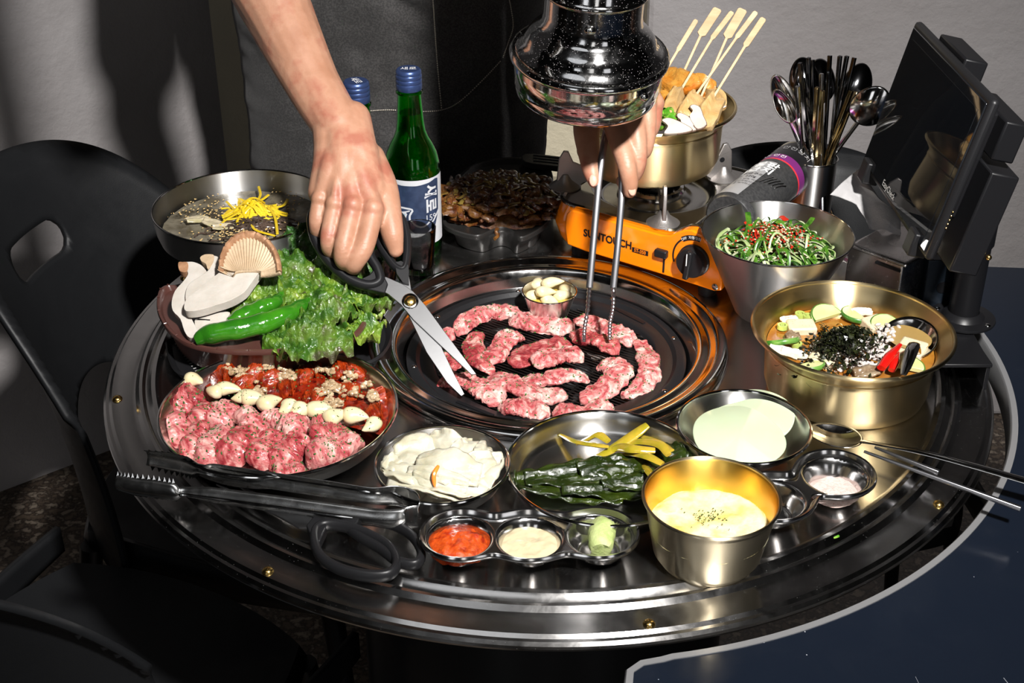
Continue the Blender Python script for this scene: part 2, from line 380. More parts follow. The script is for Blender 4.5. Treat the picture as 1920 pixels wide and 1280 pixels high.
for i in range(26):
    x = rng.uniform(.12, .75); y = rng.uniform(-.75, -.2)
    if math.hypot(x, y) < .50: continue
    a = rng.choice([-1.45, -1.5, .35, -.25, -1.4]) + rng.uniform(-.12, .12); L_ = rng.uniform(.01, .10); d = Vector((cos(a), sin(a), 0)) * L_; s_ = Vector((-sin(a), cos(a), 0)) * rng.uniform(.0001, .00035)
    p = Vector((x, y, -.01035)); mb.add([p - s_, p + s_, p + d + s_ * .3, p + d - s_ * .3], [(0, 1, 2, 3)])
tag(wpart(mb, 'scratches', M('scratch', (.22, .23, .25), .4), st), 'pale hairline scratches', kind='stuff')
for (x, y) in ((1.25, -.85), (1.25, -.18), (.62, .08), (.2, -.85)):
    wpart(MB().box((x, y, -.39), (.035, .035, .70)), 'leg', BLACKM, st)

# ================================================================== EXHAUST HOOD
hp = D(1105, 104, 1.335); ax = Vector((.045, -.155, 1)).normalized()
hq = ax.to_track_quat('Z', 'Y')
hd = thing('exhaust_hood', 'dusty polished chrome exhaust hood hanging over the grill', 'exhaust hood', hp - ax * .040, quat=hq)
build(MB().lathe([(.0655, .006), (.0645, .002), (.066, -.001), (.0690, .0), (.0712, .004), (.0718, .010), (.0722, .0135), (.0734, .0145), (.0736, .030), (.0738, .036), (.0765, .0375), (.0785, .040),
                  (.0785, .0435), (.0765, .046), (.0735, .0455), (.0705, .047), (.0665, .053), (.0645, .056), (.0640, .0585), (.0590, .065), (.0530, .070), (.0505, .073), (.0485, .078), (.0478, .086), (.0478, .108)], 128), 'hood_body', CHROMED, hd, smooth_angle=50)
build(MB().lathe([(.0478, .106), (.0505, .107), (.0522, .109), (.0522, .111), (.0505, .113), (.0490, .115), (.0488, .20), (.0488, .36)], 96), 'duct_sleeve', CHROMED, hd)
build(MB().lathe([(.066, .000), (.060, .004), (.058, .012), (.052, .03), (.05, .06)], 96), 'inner_cone', CHROME, hd)
for (a, z, r) in ((-112, .090, .0478), (-62, .026, .0735), (70, .026, .0735)):
    build(MB().ball((r * cos(R_(a)), r * sin(R_(a)), z), .0042, 14, 8, sc=(1.5, 1, 1) if z > .05 else (1.2, 1, 1)), 'rivet', CHROME, hd)
top = hp - ax * .04 + ax * .36
duct = smooth_path([top - ax * .02, top + ax * .15, top + ax * .25 + Vector((0, .01, .12)), Vector((top.x + .02, top.y - .04, 1.3)), Vector((top.x + .02, top.y - .04, 1.76))], 40)
mb = MB().tube([p - (hp - ax * .04) for p in duct], [.052 + .002 * (i % 2) for i in range(41)], 40, up=(1, 0, 0)); mb.v = [hq.inverted() @ v for v in mb.v]
build(mb, 'duct_hose', CHROME, hd)
# pipe added out of view: throws the soft upright shadow on the left wall
nh = wthing('shadow_pipe', 'unseen slim steel pipe added to shade the left wall, hanging from the ceiling above the frame', 'shadow caster', c=(-.30, -.10, .46))
wpart(MB().lathe([(.0, .46), (.020, .46), (.024, .465), (.024, 1.70), (.05, 1.71), (.05, 1.75)], 32, c=(-.30, -.10, 0)), 'pipe', STEEL, nh)
wpart(MB().lathe([(.026, .47), (.028, .472), (.028, .49), (.026, .492)], 32, c=(-.30, -.10, 0)), 'collar', CHROME, nh)

# ================================================================== CHAIRS
def chair(label, loc, rot, back_h=.80, lean=.10, rad=.27, sw=.40, seat_z=.45):
    t = thing('plastic_chair', label, 'chair', (loc[0], loc[1], -.75), rot)
    T = Vector((0, 0, 0))
    # seat, front towards +y
    def seat(u, v):
        x = (u - .5) * 2; y = (v - .5) * 2; a = x * math.sqrt(max(0, 1 - y * y / 2)); b = y * math.sqrt(max(0, 1 - x * x / 2))
        e = .35; px_ = (a * (1 - e) + x * e) * sw / 2; py_ = (b * (1 - e) + y * e) * sw / 2; r = max(abs(x), abs(y))
        return Vector((px_, py_, seat_z - .012 * (1 - r * r) - (.02 if r > .97 else 0)))
    build(MB().grid(seat, 30, 30), 'seat', BLACKC, t, solid=.006, soff=-1)
    # back: bent shell with a hand grip and an arched opening above the seat
    H0 = seat_z - .03; H1 = back_h
    def g(s, z):           # s: -1..1 across, z height
        topl = H1 - .03 * s * s - .16 * abs(s) ** 4.5
        q = topl - z
        q = min(q, (1 - abs(s)) * .25)
        d1 = math.hypot(max(abs(s * .27) - .042, 0), z - (H1 - .105)) - .021      # grip
        zz = z - H0; d2 = math.hypot(s * .27, max(zz - .045, 0) * 1.0) - .105                                   # arch
        if zz < .045: d2 = abs(s * .27) - .105
        return min(q, d1, d2)
    def fn(s, z):
        a = s * R_(62); r = rad * .86; k = (z - H0) / (H1 - H0)
        rim = max(0, 1 - max(0, (H1 - .03 * s * s - .16 * abs(s) ** 4.5) - z) / .022)
        out = 1 + .05 * rim
        return Vector((r * out * sin(a), .03 - r * out * cos(a) * 1.02 - lean * k * k, z))
    build(implicit_sheet(g, -1, 1, H0, H1 + .001, 88, 60, fn), 'backrest', BLACKC, t, solid=.007)
    # pale skirt strip joining back and seat on either side
    for s in (-1, 1):
        def sk(u, v, s=s):
            y = -.10 + .29 * u; x = s * (sw / 2 + .008 - .03 * (1 - u) ** 2); return Vector((x, y, seat_z + .01 - v * (.055 - .02 * u)))
        build(MB().grid(sk, 14, 4), 'side_rail', BLACKC, t, solid=.008)
        for y in (-.15, .15):
            build(MB().tube([(s * .165, y, seat_z - .02), (s * .215, y * 1.35, .004)], [.014, .010], 10), 'leg', BLACKM, t)
    return t
c1 = chair('black plastic chair with a grip hole, left of the table by the wall', (-.36, .185), R_(-103), back_h=.84)
c2 = chair('black plastic chair at the bottom left corner, back to the camera', (-.475, -.205), R_(-26), back_h=.865)
c3 = chair('black plastic chair behind the stove, only its curved top showing', (.345, .235), R_(178), back_h=.750)

# ================================================================== COOK
SKIN = M('skin', (.31, .15, .090), .46, col2=[(.37, .195, .125), (.30, .11, .07)], cs=26, lo=.36, hi=.66, sss=.12, bump=[(420, .25, .0008), (60, .15, .002)], spec=.45)
CLOTH = M('black_apron_denim', (.020, .019, .019), .85, col2=(.042, .040, .039), cs=420, lo=.42, hi=.6, bump=[(1300, .4, .0006), (24, .2, .003)], sheen=.12)
SHIRT = M('black_tshirt', (.012, .012, .013), .9)
pe = wthing('person', 'cook in a black denim apron cutting meat with scissors and holding tongs', 'person', c=(-.2, .66, -.75))
def limb(mb, pts, rad, n=None, seg=18):
    m = len(pts) - 1; n = n or m * 7; P = smooth_path(pts, n); rr = []
    for i in range(n + 1):
        t = i / n * m; k = min(int(t), m - 1); u = t - k; u = u * u * (3 - 2 * u) if False else u; rr.append(rad[k] * (1 - u) + rad[k + 1] * u)
    mb.tube(P, rr, seg); mb.ball(P[0], rr[0], seg, 10); mb.ball(P[-1], rr[-1], seg, 10); return mb
def voxelize(mb, vox, it, fac=.5):
    me = bpy.data.meshes.new('tmp'); me.from_pydata([tuple(v) for v in mb.v], [], mb.f); ob = bpy.data.objects.new('tmp', me); COL.objects.link(ob)
    bm = bmesh.new(); bm.from_mesh(me); bmesh.ops.remove_doubles(bm, verts=bm.verts, dist=1e-6); bmesh.ops.recalc_face_normals(bm, faces=bm.faces); bm.to_mesh(me); bm.free()
    r = ob.modifiers.new('r', 'REMESH'); r.mode = 'VOXEL'; r.voxel_size = vox
    s = ob.modifiers.new('s', 'SMOOTH'); s.factor = fac; s.iterations = it
    bpy.context.view_layer.update(); m2 = bpy.data.meshes.new_from_object(ob.evaluated_get(bpy.context.evaluated_depsgraph_get()))
    out = MB().add([v.co.copy() for v in m2.vertices], [tuple(p.vertices) for p in m2.polygons])
    bpy.data.objects.remove(ob); bpy.data.meshes.remove(m2); return out
V3 = Vector
# torso, legs, head (coarse grain)
bd = MB()
limb(bd, [(-.20, .70, .16), (-.20, .68, .26), (-.20, .62, .42), (-.20, .53, .55), (-.20, .50, .62)], [.125, .115, .115, .115, .06])
for s in (-1, 1):
    limb(bd, [(-.20 + s * .06, .70, .14), (-.20 + s * .055, .67, .28), (-.20 + s * .06, .60, .44), (-.20 + s * .07, .52, .56)], [.11, .095, .105, .085])
    limb(bd, [(-.20 + s * .09, .70, .10), (-.20 + s * .10, .70, -.28), (-.20 + s * .10, .72, -.66)], [.092, .062, .042])
    limb(bd, [(-.20 + s * .10, .735, -.70), (-.20 + s * .11, .66, -.715), (-.20 + s * .115, .56, -.72)], [.036, .034, .028])
    limb(bd, [(-.20 + s * .05, .51, .60), (-.20 + s * .20, .50, .56)], [.06, .06])
limb(bd, [(-.20, .50, .60), (-.20, .46, .70)], [.055, .050])
HC = V3((-.20, .425, .80))
bd.ball(HC, 1, 24, 16, sc=(.076, .092, .108)); bd.ball(HC + V3((0, -.045, -.062)), 1, 18, 12, sc=(.048, .045, .045))
bd.ball(HC + V3((0, -.096, -.012)), 1, 10, 8, sc=(.013, .017, .024))
for s in (-1, 1):
    bd.ball(HC + V3((s * .077, .0, -.005)), 1, 10, 8, sc=(.010, .018, .030)); bd.ball(HC + V3((s * .030, -.083, .022)), 1, 10, 8, sc=(.018, .010, .006))
bd.ball(HC + V3((0, -.088, -.055)), 1, 12, 8, sc=(.024, .010, .007))
el1 = V3((-.345, .270, .372)); sh1 = V3((-.40, .50, .56)); el2 = V3((.050, .375, .41)); sh2 = V3((0.0, .50, .56))
limb(bd, [sh1, el1.lerp(sh1, .4), el1], [.055, .048, .042]); limb(bd, [sh2, el2.lerp(sh2, .4), el2], [.055, .048, .042])
body = voxelize(bd, .007, 4)
# fore-arms and hands (fine grain)
h1 = MB()
fa = [el1, D(512, 0, 1.478), D(548, 75, 1.466), D(590, 158, 1.450), D(637, 240, 1.430)]
limb(h1, fa, [.042, .0375, .0335, .0275, .0255]); limb(h1, [el1, D(500, 0, 1.485), D(575, 150, 1.452), D(628, 240, 1.432)], [.038, .034, .026, .0225])
limb(h1, [D(620, 225, 1.436), D(622, 290, 1.420), D(603, 360, 1.412)], [.0205, .0195, .0145])
limb(h1, [D(660, 225, 1.436), D(672, 290, 1.418), D(698, 360, 1.408)], [.0205, .0215, .0165])
limb(h1, [D(640, 230, 1.432), D(645, 300, 1.412), D(648, 370, 1.402)], [.0225, .0210, .0160])
K1 = dict(p=(600, 374, 1.403), r=(628, 383, 1.395), m=(662, 385, 1.390), i=(700, 392, 1.392))
for k, r in (('p', .0092), ('r', .0098), ('m', .0106), ('i', .0115)):
    q = D(*K1[k]); limb(h1, [D(640, 250, 1.428), D(645 * .5 + K1[k][0] * .5, 315, 1.405), q], [.018, .0135, r * .92]); h1.ball(q + V3((0, -.0025, .0018)), r, 14, 10)
limb(h1, [D(600, 374, 1.403), D(594, 415, 1.400), D(599, 438, 1.415), D(618, 440, 1.435)], [.0088, .0084, .0080, .0072])
limb(h1, [D(628, 383, 1.395), D(616, 445, 1.388), D(622, 470, 1.402), D(645, 470, 1.428)], [.0092, .0087, .0086, .0078])
limb(h1, [D(662, 385, 1.390), D(644, 462, 1.380), D(646, 490, 1.392), D(668, 488, 1.420)], [.0100, .0096, .0094, .0086])
limb(h1, [D(700, 392, 1.392), D(683, 460, 1.382), D(664, 492, 1.385), D(663, 500, 1.402)], [.0112, .0108, .0104, .0090])
limb(h1, [D(690, 300, 1.432), D(715, 350, 1.420), D(728, 400, 1.408), D(736, 440, 1.402), D(742, 468, 1.404)], [.0190, .0170, .0140, .0118, .0082])
limb(h1, [D(665, 300, 1.425), D(700, 345, 1.418), D(715, 380, 1.412)], [.020, .018, .012])
# tendons
for (x, y) in ((628, 365), (662, 368), (700, 372)):
    limb(h1, [D(646 + (x - 646) * .3, 285, 1.402), D(x * .75 + 646 * .25, y - 35, 1.3925), D(x, y, 1.3875)], [.004, .0036, .0045])
h2 = MB()
WR = (1165, 128, 1.500)
limb(h2, [el2, D(*WR).lerp(el2, .5), D(*WR)], [.042, .037, .027]); limb(h2, [el2, D(1180, 125, 1.502)], [.04, .022])
K2 = dict(i=(1148, 205, 1.432), m=(1182, 192, 1.420), r=(1210, 196, 1.424), p=(1226, 194, 1.440))
for k, r in (('p', .0115), ('r', .0125), ('m', .0132), ('i', .0135)):
    limb(h2, [D(*WR), D((1170 + K2[k][0]) / 2, 162, 1.455), D(*K2[k])], [.024, .0175, r])
limb(h2, [D(1150, 160, 1.47), D(1128, 205, 1.448), D(1135, 222, 1.44)], [.020, .016, .010])
limb(h2, [D(1148, 205, 1.432), D(1160, 258, 1.414), D(1174, 305, 1.404), D(1181, 340, 1.408), D(1181, 359, 1.414)], [.0145, .0118, .0098, .0088, .0070])
limb(h2, [D(1182, 192, 1.420), D(1192, 250, 1.412), D(1196, 298, 1.413), D(1188, 326, 1.424), D(1168, 340, 1.436)], [.0135, .0110, .0096, .0088, .0075])
limb(h2, [D(1210, 196, 1.424), D(1213, 240, 1.422), D(1209, 278, 1.427), D(1200, 290, 1.438)], [.0120, .0100, .0088, .0078])
limb(h2, [D(1226, 194, 1.440), D(1224, 232, 1.442), D(1214, 258, 1.452)], [.0100, .0088, .0076])
limb(h2, [D(1150, 160, 1.480), D(1112, 200, 1.458), D(1100, 240, 1.444), D(1104, 285, 1.432), D(1110, 322, 1.426), D(1115, 340, 1.424)], [.020, .0175, .0145, .0118, .0096, .0072])
f1 = voxelize(h1, .0017, 5); f2 = voxelize(h2, .0017, 5)
# creases over the finger joints
def crease(mb, cs):
    for c, r in cs:
        for i, v in enumerate(mb.v):
            d = v - c
            if d.length < r: mb.v[i] = v + V3((0, .5, -.3)) * (.0009 * (1 - d.length / r)) * (sin(d.z * 2600) if True else 0)
crease(f1, [(D(618, 450, 1.385), .010), (D(645, 468, 1.375), .011), (D(683, 466, 1.375), .012), (D(740, 440, 1.395), .009)])
crease(f2, [(D(1174, 305, 1.398), .011), (D(1196, 298, 1.405), .010), (D(1104, 296, 1.425), .011)])
mb = MB(); mb.add(body.v, body.f); mb.add(f1.v, f1.f); mb.add(f2.v, f2.f)
wpart(mb, 'body', SKIN, pe, smooth_angle=180)
NAIL = M('fingernail', (.52, .29, .22), .22, coat=.5)
for c, d, sz, ndir in ((D(1185, 355, 1.4055), V3((.10, 0, -1)), .0052, D(1200, 357, 1.39)), (D(1112, 338, 1.4165), V3((.10, 0, -1)), .0050, D(1106, 338, 1.38))):
    n = (ndir - c).normalized(); n = (n * .5 + V3((0, -.8, .5)).normalized() * .5).normalized(); x = d.cross(n).normalized(); y = n.cross(x)
    wpart(MB().ball(c, 1, 12, 8, sc=(sz * .8, sz * 1.25, .0012), rot=Matrix((x, y, n)).transposed()), 'fingernail', NAIL, pe)
# clothes
sh = MB(); limb(sh, [(-.20, .68, .18), (-.20, .62, .42), (-.20, .53, .57)], [.130, .125, .10])
for s in (-1, 1):
    limb(sh, [(-.20 + s * .065, .69, .16), (-.20 + s * .06, .66, .28), (-.20 + s * .065, .59, .44), (-.20 + s * .08, .52, .57)], [.120, .107, .116, .092])
    limb(sh, [(-.20 + s * .09, .70, .10), (-.20 + s * .10, .70, -.28), (-.20 + s * .10, .72, -.67)], [.106, .078, .062])
    limb(sh, [(-.20 + s * .05, .51, .59), (-.20 + s * .20, .50, .56)], [.072, .070])
limb(sh, [sh1, sh1.lerp(el1, .75)], [.068, .062]); limb(sh, [sh2, sh2.lerp(el2, .72)], [.068, .062])
wpart(voxelize(sh, .009, 5), 'black_clothes', SHIRT, pe, smooth_angle=180)
def apy(x, z):
    k = (x + .205) / .205
    y0 = .545 - .10 * max(0, min(1, (z + .05) / .55)) * 0 + .02 * z
    y0 = .535 - .13 * max(0, (z - .10)) - .38 * max(0, z - .29) - .02 * max(0, -z)
    y = y0 + .055 * k * k + .05 * abs(k) ** 6
    # folds
    y += .010 * fb((x, 0, z), 9, 3) + .005 * fb((x, 0, z), 26, 5)
    dd = (x + .225) * .62 + (z - .255) * 1.0; y -= .010 * math.exp(-(dd / .012) ** 2) * max(0, min(1, (z - .15) * 12)) ; y += .012 * math.exp(-((dd + .02) / .012) ** 2) * max(0, min(1, (z - .15) * 12))
    y += .012 * sin((x + z * .25) * 34) * max(0, min(1, (.16 - z) * 3)) * .55
    return y
def apf(u, v):
    z = -.50 + 1.02 * v; wid = .216 + .012 * max(0, -z) - (.10 * max(0, (z - .36) / .16)); x = -.205 + (u * 2 - 1) * wid
    k = (u * 2 - 1); return V3((x + .004 * fb((0, 0, z), 14, 2), apy(-.205 + k * .205, z), z))
ap = MB().grid(apf, 90, 150); apo = wpart(MB().add(list(ap.v), ap.f), 'apron', CLOTH, pe, solid=.003)
bvh = BVHTree.FromPolygons([tuple(v) for v in ap.v], ap.f)
THREAD = M('cream_thread', (.45, .41, .34), .7)
def seam(pxs, n, name):
    mb = MB(); P = smooth_path([(x, y, 0) for x, y in pxs], n * 3)
    for i in range(0, n * 3 - 1, 3):
        q = []
        for p in (P[i], P[i + 1], P[i + 2]):
            h = bvh.ray_cast(CAM, ray(p.x, p.y))
            if h[0] is not None: q.append(h[0] - ray(p.x, p.y) * .0032)
        if len(q) == 3: mb.tube([q[0], q[1], q[2].lerp(q[1], .3)], .0008, 5)
    wpart(mb, name, THREAD, pe)
seam([(811, -12), (815, 50), (820, 120), (828, 205)], 58, 'pocket_stitching')
seam([(690, 208), (730, 206), (780, 209), (828, 206), (862, 190), (905, 150), (940, 113)], 74, 'pocket_stitching')
seam([(943, 108), (953, 80), (962, 50), (958, 15), (952, -12)], 36, 'pocket_stitching')
HAIR = M('black_hair', (.012, .010, .009), .5, bump=(300, .5, .002))
wpart(MB().ball(HC + V3((0, .012, .022)), 1, 24, 14, sc=(.083, .094, .100), fn=lambda d: 1 if d.y > -.62 or d.z > .45 else .9), 'hair', HAIR, pe)
for s in (-1, 1): wpart(MB().ball(HC + V3((s * .030, -.084, .008)), 1, 12, 8, sc=(.013, .008, .005)), 'eye', M('eye', (.03, .02, .02), .1), pe)
wpart(MB().ball(HC + V3((0, -.094, -.055)), 1, 12, 8, sc=(.022, .007, .005)), 'mouth', M('lips', (.5, .18, .15), .4), pe)
for s in (-1, 1):
    wpart(MB().tube(smooth_path([(-.20 + s * .09, .495, .50), (-.20 + s * .08, .44, .60), (-.20 + s * .05, .50, .675), (-.20, .56, .67)], 20), .011, 8, flat=(1.3, .3)), 'apron_strap', CLOTH, pe)
# ================================================================== TABLEWARE AND FOOD
def shell(prof, t):      # outer profile (r, z) from base centre to rim -> closed thin wall
    n = len(prof); inn = []
    for i, (r, z) in enumerate(prof):
        a = prof[max(i - 1, 0)]; b = prof[min(i + 1, n - 1)]; d = Vector((b[0] - a[0], b[1] - a[1])); d.normalize(); inn.append((max(0, r - d.y * t), z + d.x * t))
    return prof + inn[::-1]
STEELP = M('plate_steel', (.60, .59, .57), .22, 1, aniso=.7)
def plate(px_l, px_r, py, zr, h, label, cat='plate', name='steel_plate', mat=None, base=.78, cyy=None, bead=.0016):
    # px_l, px_r: rim ends in the photograph; py: row of the rim's centre; zr = rim height
    a = W(px_l, py, zr); b = W(px_r, py, zr); c = (a + b) / 2; r = (b - a).length / 2
    if cyy is not None: c.y = cyy
    z0 = zr - h; t = wthing(name, label, cat, c=(c.x, c.y, z0))
    p = [(0, z0 + .0012), (r * base * .9, z0 + .0012), (r * base * .95, z0), (r * base, z0 + .001), (r * (base + .06), z0 + h * .22), (r * .95, z0 + h * .70), (r * .985, z0 + h * .93), (r * 1.0, z0 + h)]
    wpart(MB().lathe(shell(p, .0010), 96, c=(c.x, c.y, 0), closed=False), 'dish', mat or STEELP, t)
    wpart(MB().tube([(c.x + r * cos(a_), c.y + r * sin(a_), zr) for a_ in [2 * pi * i / 96 for i in range(96)]], bead, 8, closed=True), 'rim', CHROME, t)
    t['_r'] = r; return t, c, r
def clamp(mb, c, r, lift=.0):
    for i, v in enumerate(mb.v):
        dx = v.x - c.x; dy = v.y - c.y; d = math.hypot(dx, dy)
        if d > r: k = (r + (d - r) * .12) / d; mb.v[i] = Vector((c.x + dx * k, c.y + dy * k, v.z + (d - r) * lift))
    return mb
# ---- raw meat
MEAT = M('raw_beef', (.17, .012, .018), .25, col2=[(.27, .028, .034), (.36, .06, .062), (.46, .13, .12), (.62, .34, .29)], cs=75, lo=.34, hi=.66, dist=1.2, coat=.30, sss=.04,
         bump=[(150, .7, .0030, 1.5), (600, .5, .0010)], cd_=8)
MEATL = M('raw_beef_pale', (.28, .028, .034), .27, col2=[(.40, .075, .08), (.51, .17, .16), (.60, .29, .26), (.70, .48, .42)], cs=68, lo=.33, hi=.64, dist=1.4, coat=.30, sss=.04,
          bump=[(150, .7, .0030, 1.5), (600, .5, .0010)], cd_=8)
MEATP = M('raw_beef_platter', (.19, .014, .020), .24, col2=[(.30, .035, .042), (.40, .085, .085), (.48, .16, .15), (.58, .30, .26)], cs=48, lo=.34, hi=.66, dist=2.2, coat=.35, sss=.04, bump=[(90, .5, .003, 1.5), (420, .3, .001)], cd_=8)
MEATL2 = M('raw_beef_platter_pale', (.28, .030, .036), .26, col2=[(.40, .085, .09), (.52, .19, .18), (.54, .25, .22), (.62, .38, .33)], cs=42, lo=.33, hi=.66, dist=2.4, coat=.35, sss=.04, bump=[(90, .5, .003, 1.5), (420, .3, .001)], cd_=8)
HERB = M('chopped_parsley', (.03, .16, .02), .6, col2=(.012, .06, .012), cs=400)
flakes = MB()
def flake(mb, p, n, sz, seed):
    r_ = random.Random(seed); t = n.orthogonal().normalized(); t = Quaternion(n, r_.random() * 6.28) @ t; b = n.cross(t); t = (t + n * r_.uniform(-.3, .5)).normalized()
    q = [p + t * sz + n * .0003, p + b * sz * .5 + n * .0006, p - t * sz + n * .0004, p - b * sz * .6 + n * .0002, p + n * .0012]
    mb.add(q, [(0, 1, 4), (1, 2, 4), (2, 3, 4), (3, 0, 4), (0, 3, 2, 1)])
def slab(path, wd, th, seed, base=0, lump=.28, nlen=84, seg=34, taper=.5, twist=0):
    P = smooth_path(path, nlen); v = []; f = []; L_ = sum((P[i + 1] - P[i]).length for i in range(nlen)); s_ = 0
    for i, p in enumerate(P):
        if i: s_ += (P[i] - P[i - 1]).length
        k = s_ / L_; t = (P[min(i + 1, nlen)] - P[max(i - 1, 0)]); t.z *= .3; t.normalize(); sd = Vector((t.y, -t.x, 0)).normalized(); up = Vector((0, 0, 1))
        e = (1 - abs(2 * k - 1) ** 5) ** taper if 0 < k < 1 else .12; e = max(e, .12)
        ww = wd * e * (1 + .22 * fb((s_ * 40, seed, 0), 1, seed)); hh = th * max(e, .3) * (1 + .25 * fb((s_ * 60, 0, seed), 1, seed))
        off = sd * (.10 * wd * fb((s_ * 45, 3, seed), 1, seed)); tw = twist * (k - .5) + .25 * fb((s_ * 30, 9, seed), 1, seed)
        for j in range(seg):
            a = 2 * pi * j / seg; x = cos(a); z = sin(a); x = math.copysign(abs(x) ** .85, x); z = math.copysign(abs(z) ** .8, z)
            q = sd * (x * ww / 2) + up * (z * hh / 2); q = sd * (q.dot(sd) * cos(tw)) + up * (q.z + sin(tw) * q.dot(sd)); q = p + off + q + up * hh * .5
            nr = (sd * x + up * z).normalized()
            g_ = Vector((q.dot(t) * .35, q.dot(sd), q.z)); d = fb(q, 90, seed) * .26 + fb(g_, 330, seed + 9, oc=3) * .17 - abs(fb(g_, 110, seed + 4, oc=2)) * .40 + .10
            q = q + nr * th * lump * 1.5 * d
            if base is not None and q.z < base: q.z = base + (q.z - base) * .15
            v.append(q)
    n = len(P)
    for i in range(n - 1):
        for j in range(seg): f.append((i * seg + j, i * seg + (j + 1) % seg, (i + 1) * seg + (j + 1) % seg, (i + 1) * seg + j))
    f.append(tuple(range(seg))[::-1]); f.append(tuple(range((n - 1) * seg, n * seg)))
    return MB().add(v, f)
def scatter(mb, out, dens, seed, sz=.0013, nz=.35):     # flakes on upward faces of a mesh
    r_ = random.Random(seed)
    for q in mb.f:
        if len(q) != 4: continue
        a, b, c, d = [mb.v[i] for i in q]; n = (c - a).cross(d - b)
        if n.length < 1e-12: continue
        ar = n.length / 2; n.normalize(); 
        if n.z < 0: n = -n
        if n.z < nz: continue
        if r_.random() < ar * dens: flake(out, a.lerp(c, r_.random()), n, sz * r_.uniform(.5, 1.3), r_.random())
G3 = lambda x, y: (760 + x / 3.692, 540 + y / 3.692)
gm = [ # (points in crop G3, width m, thick, label)
 ([(365, 305), (460, 215), (610, 150), (805, 172)], .024, .013, 'raw beef slice at the back left of the grill, arched behind the rest'),
 ([(515, 300), (470, 380), (470, 455), (530, 520), (605, 575)], .019, .012, 'narrow raw beef slice winding down the left side of the grill beside the blades'),
 ([(290, 275), (308, 335)], .012, .010, 'small tip of raw beef at the far left edge of the grate, behind the scissors'),
 ([(270, 430), (330, 510), (345, 545)], .013, .011, 'dark red beef strip between the two open scissor blades'),
 ([(232, 620), (300, 630), (370, 610)], .020, .012, 'raw beef end sticking out left of the scissor tips'),
 ([(345, 605), (450, 660), (560, 700), (665, 775)], .027, .014, 'raw beef slice touched by the scissor tips, front left of the grill'),
 ([(820, 315), (720, 350), (640, 430), (595, 505)], .023, .013, 'raw beef slice curving down left of the middle of the grill'),
 ([(715, 235), (830, 225), (980, 245), (1165, 280)], .026, .014, 'long raw beef slice lying just in front of the garlic cup'),
 ([(745, 525), (850, 445), (980, 400), (1150, 370)], .030, .010, 'smooth dark red beef slice in the middle of the grill'),
 ([(890, 525), (1010, 470), (1130, 470), (1235, 490)], .024, .014, 'pale marbled beef slice overlapping the dark one in the middle'),
 ([(800, 600), (950, 630), (1100, 600), (1280, 605)], .020, .011, 'thin raw beef slice lying crosswise just below the middle of the grill'),
 ([(565, 595), (690, 650), (830, 710), (980, 725), (1125, 740)], .026, .013, 'long raw beef slice sloping right in the lower half of the grill'),
 ([(660, 790), (770, 835), (880, 840), (1005, 850)], .024, .015, 'raw beef slice at the front edge of the grate, left of centre'),
 ([(1015, 850), (1130, 855), (1260, 840), (1435, 800)], .022, .013, 'raw beef slice at the front edge of the grate, right of centre'),
 ([(1165, 205), (1290, 235), (1400, 275), (1500, 330), (1590, 370)], .022, .013, 'raw beef slice at the back right of the grill under the tong tips'),
 ([(1600, 345), (1665, 430), (1690, 540), (1690, 620), (1610, 690), (1510, 735)], .022, .013, 'long raw beef slice following the right edge of the grate'),
 ([(1170, 310), (1240, 370), (1330, 400), (1480, 460)], .024, .012, 'raw beef slice being nudged by the left arm of the tongs'),
 ([(1330, 510), (1450, 530), (1480, 590), (1390, 680), (1210, 770)], .026, .012, 'raw beef slice hooked round the inner right of the grill'),
]
ZG = -.0215
for i, (pts, wd, th, lab) in enumerate(gm):
    path = [W(*G3(x, y), ZG + .006 + (.006 if i in (9,) else 0)) for x, y in pts]
    path = [Vector((p.x, p.y, ZG + (.007 if i in (9, 16) else 0) + .002 * sin(k * 2.1 + i))) for k, p in enumerate(path)]
    mb = slab(path, wd * 1.12, th * .82, 11 + i, ZG, lump=.42)
    scatter(mb, flakes, 20000 if i not in (8, 9) else 9000, i, .0013)
    solo(mb, 'raw_beef_slice', MEAT if i in (1, 3, 8, 16) else MEATL, lab, 'meat', 'raw beef slices on the grill')
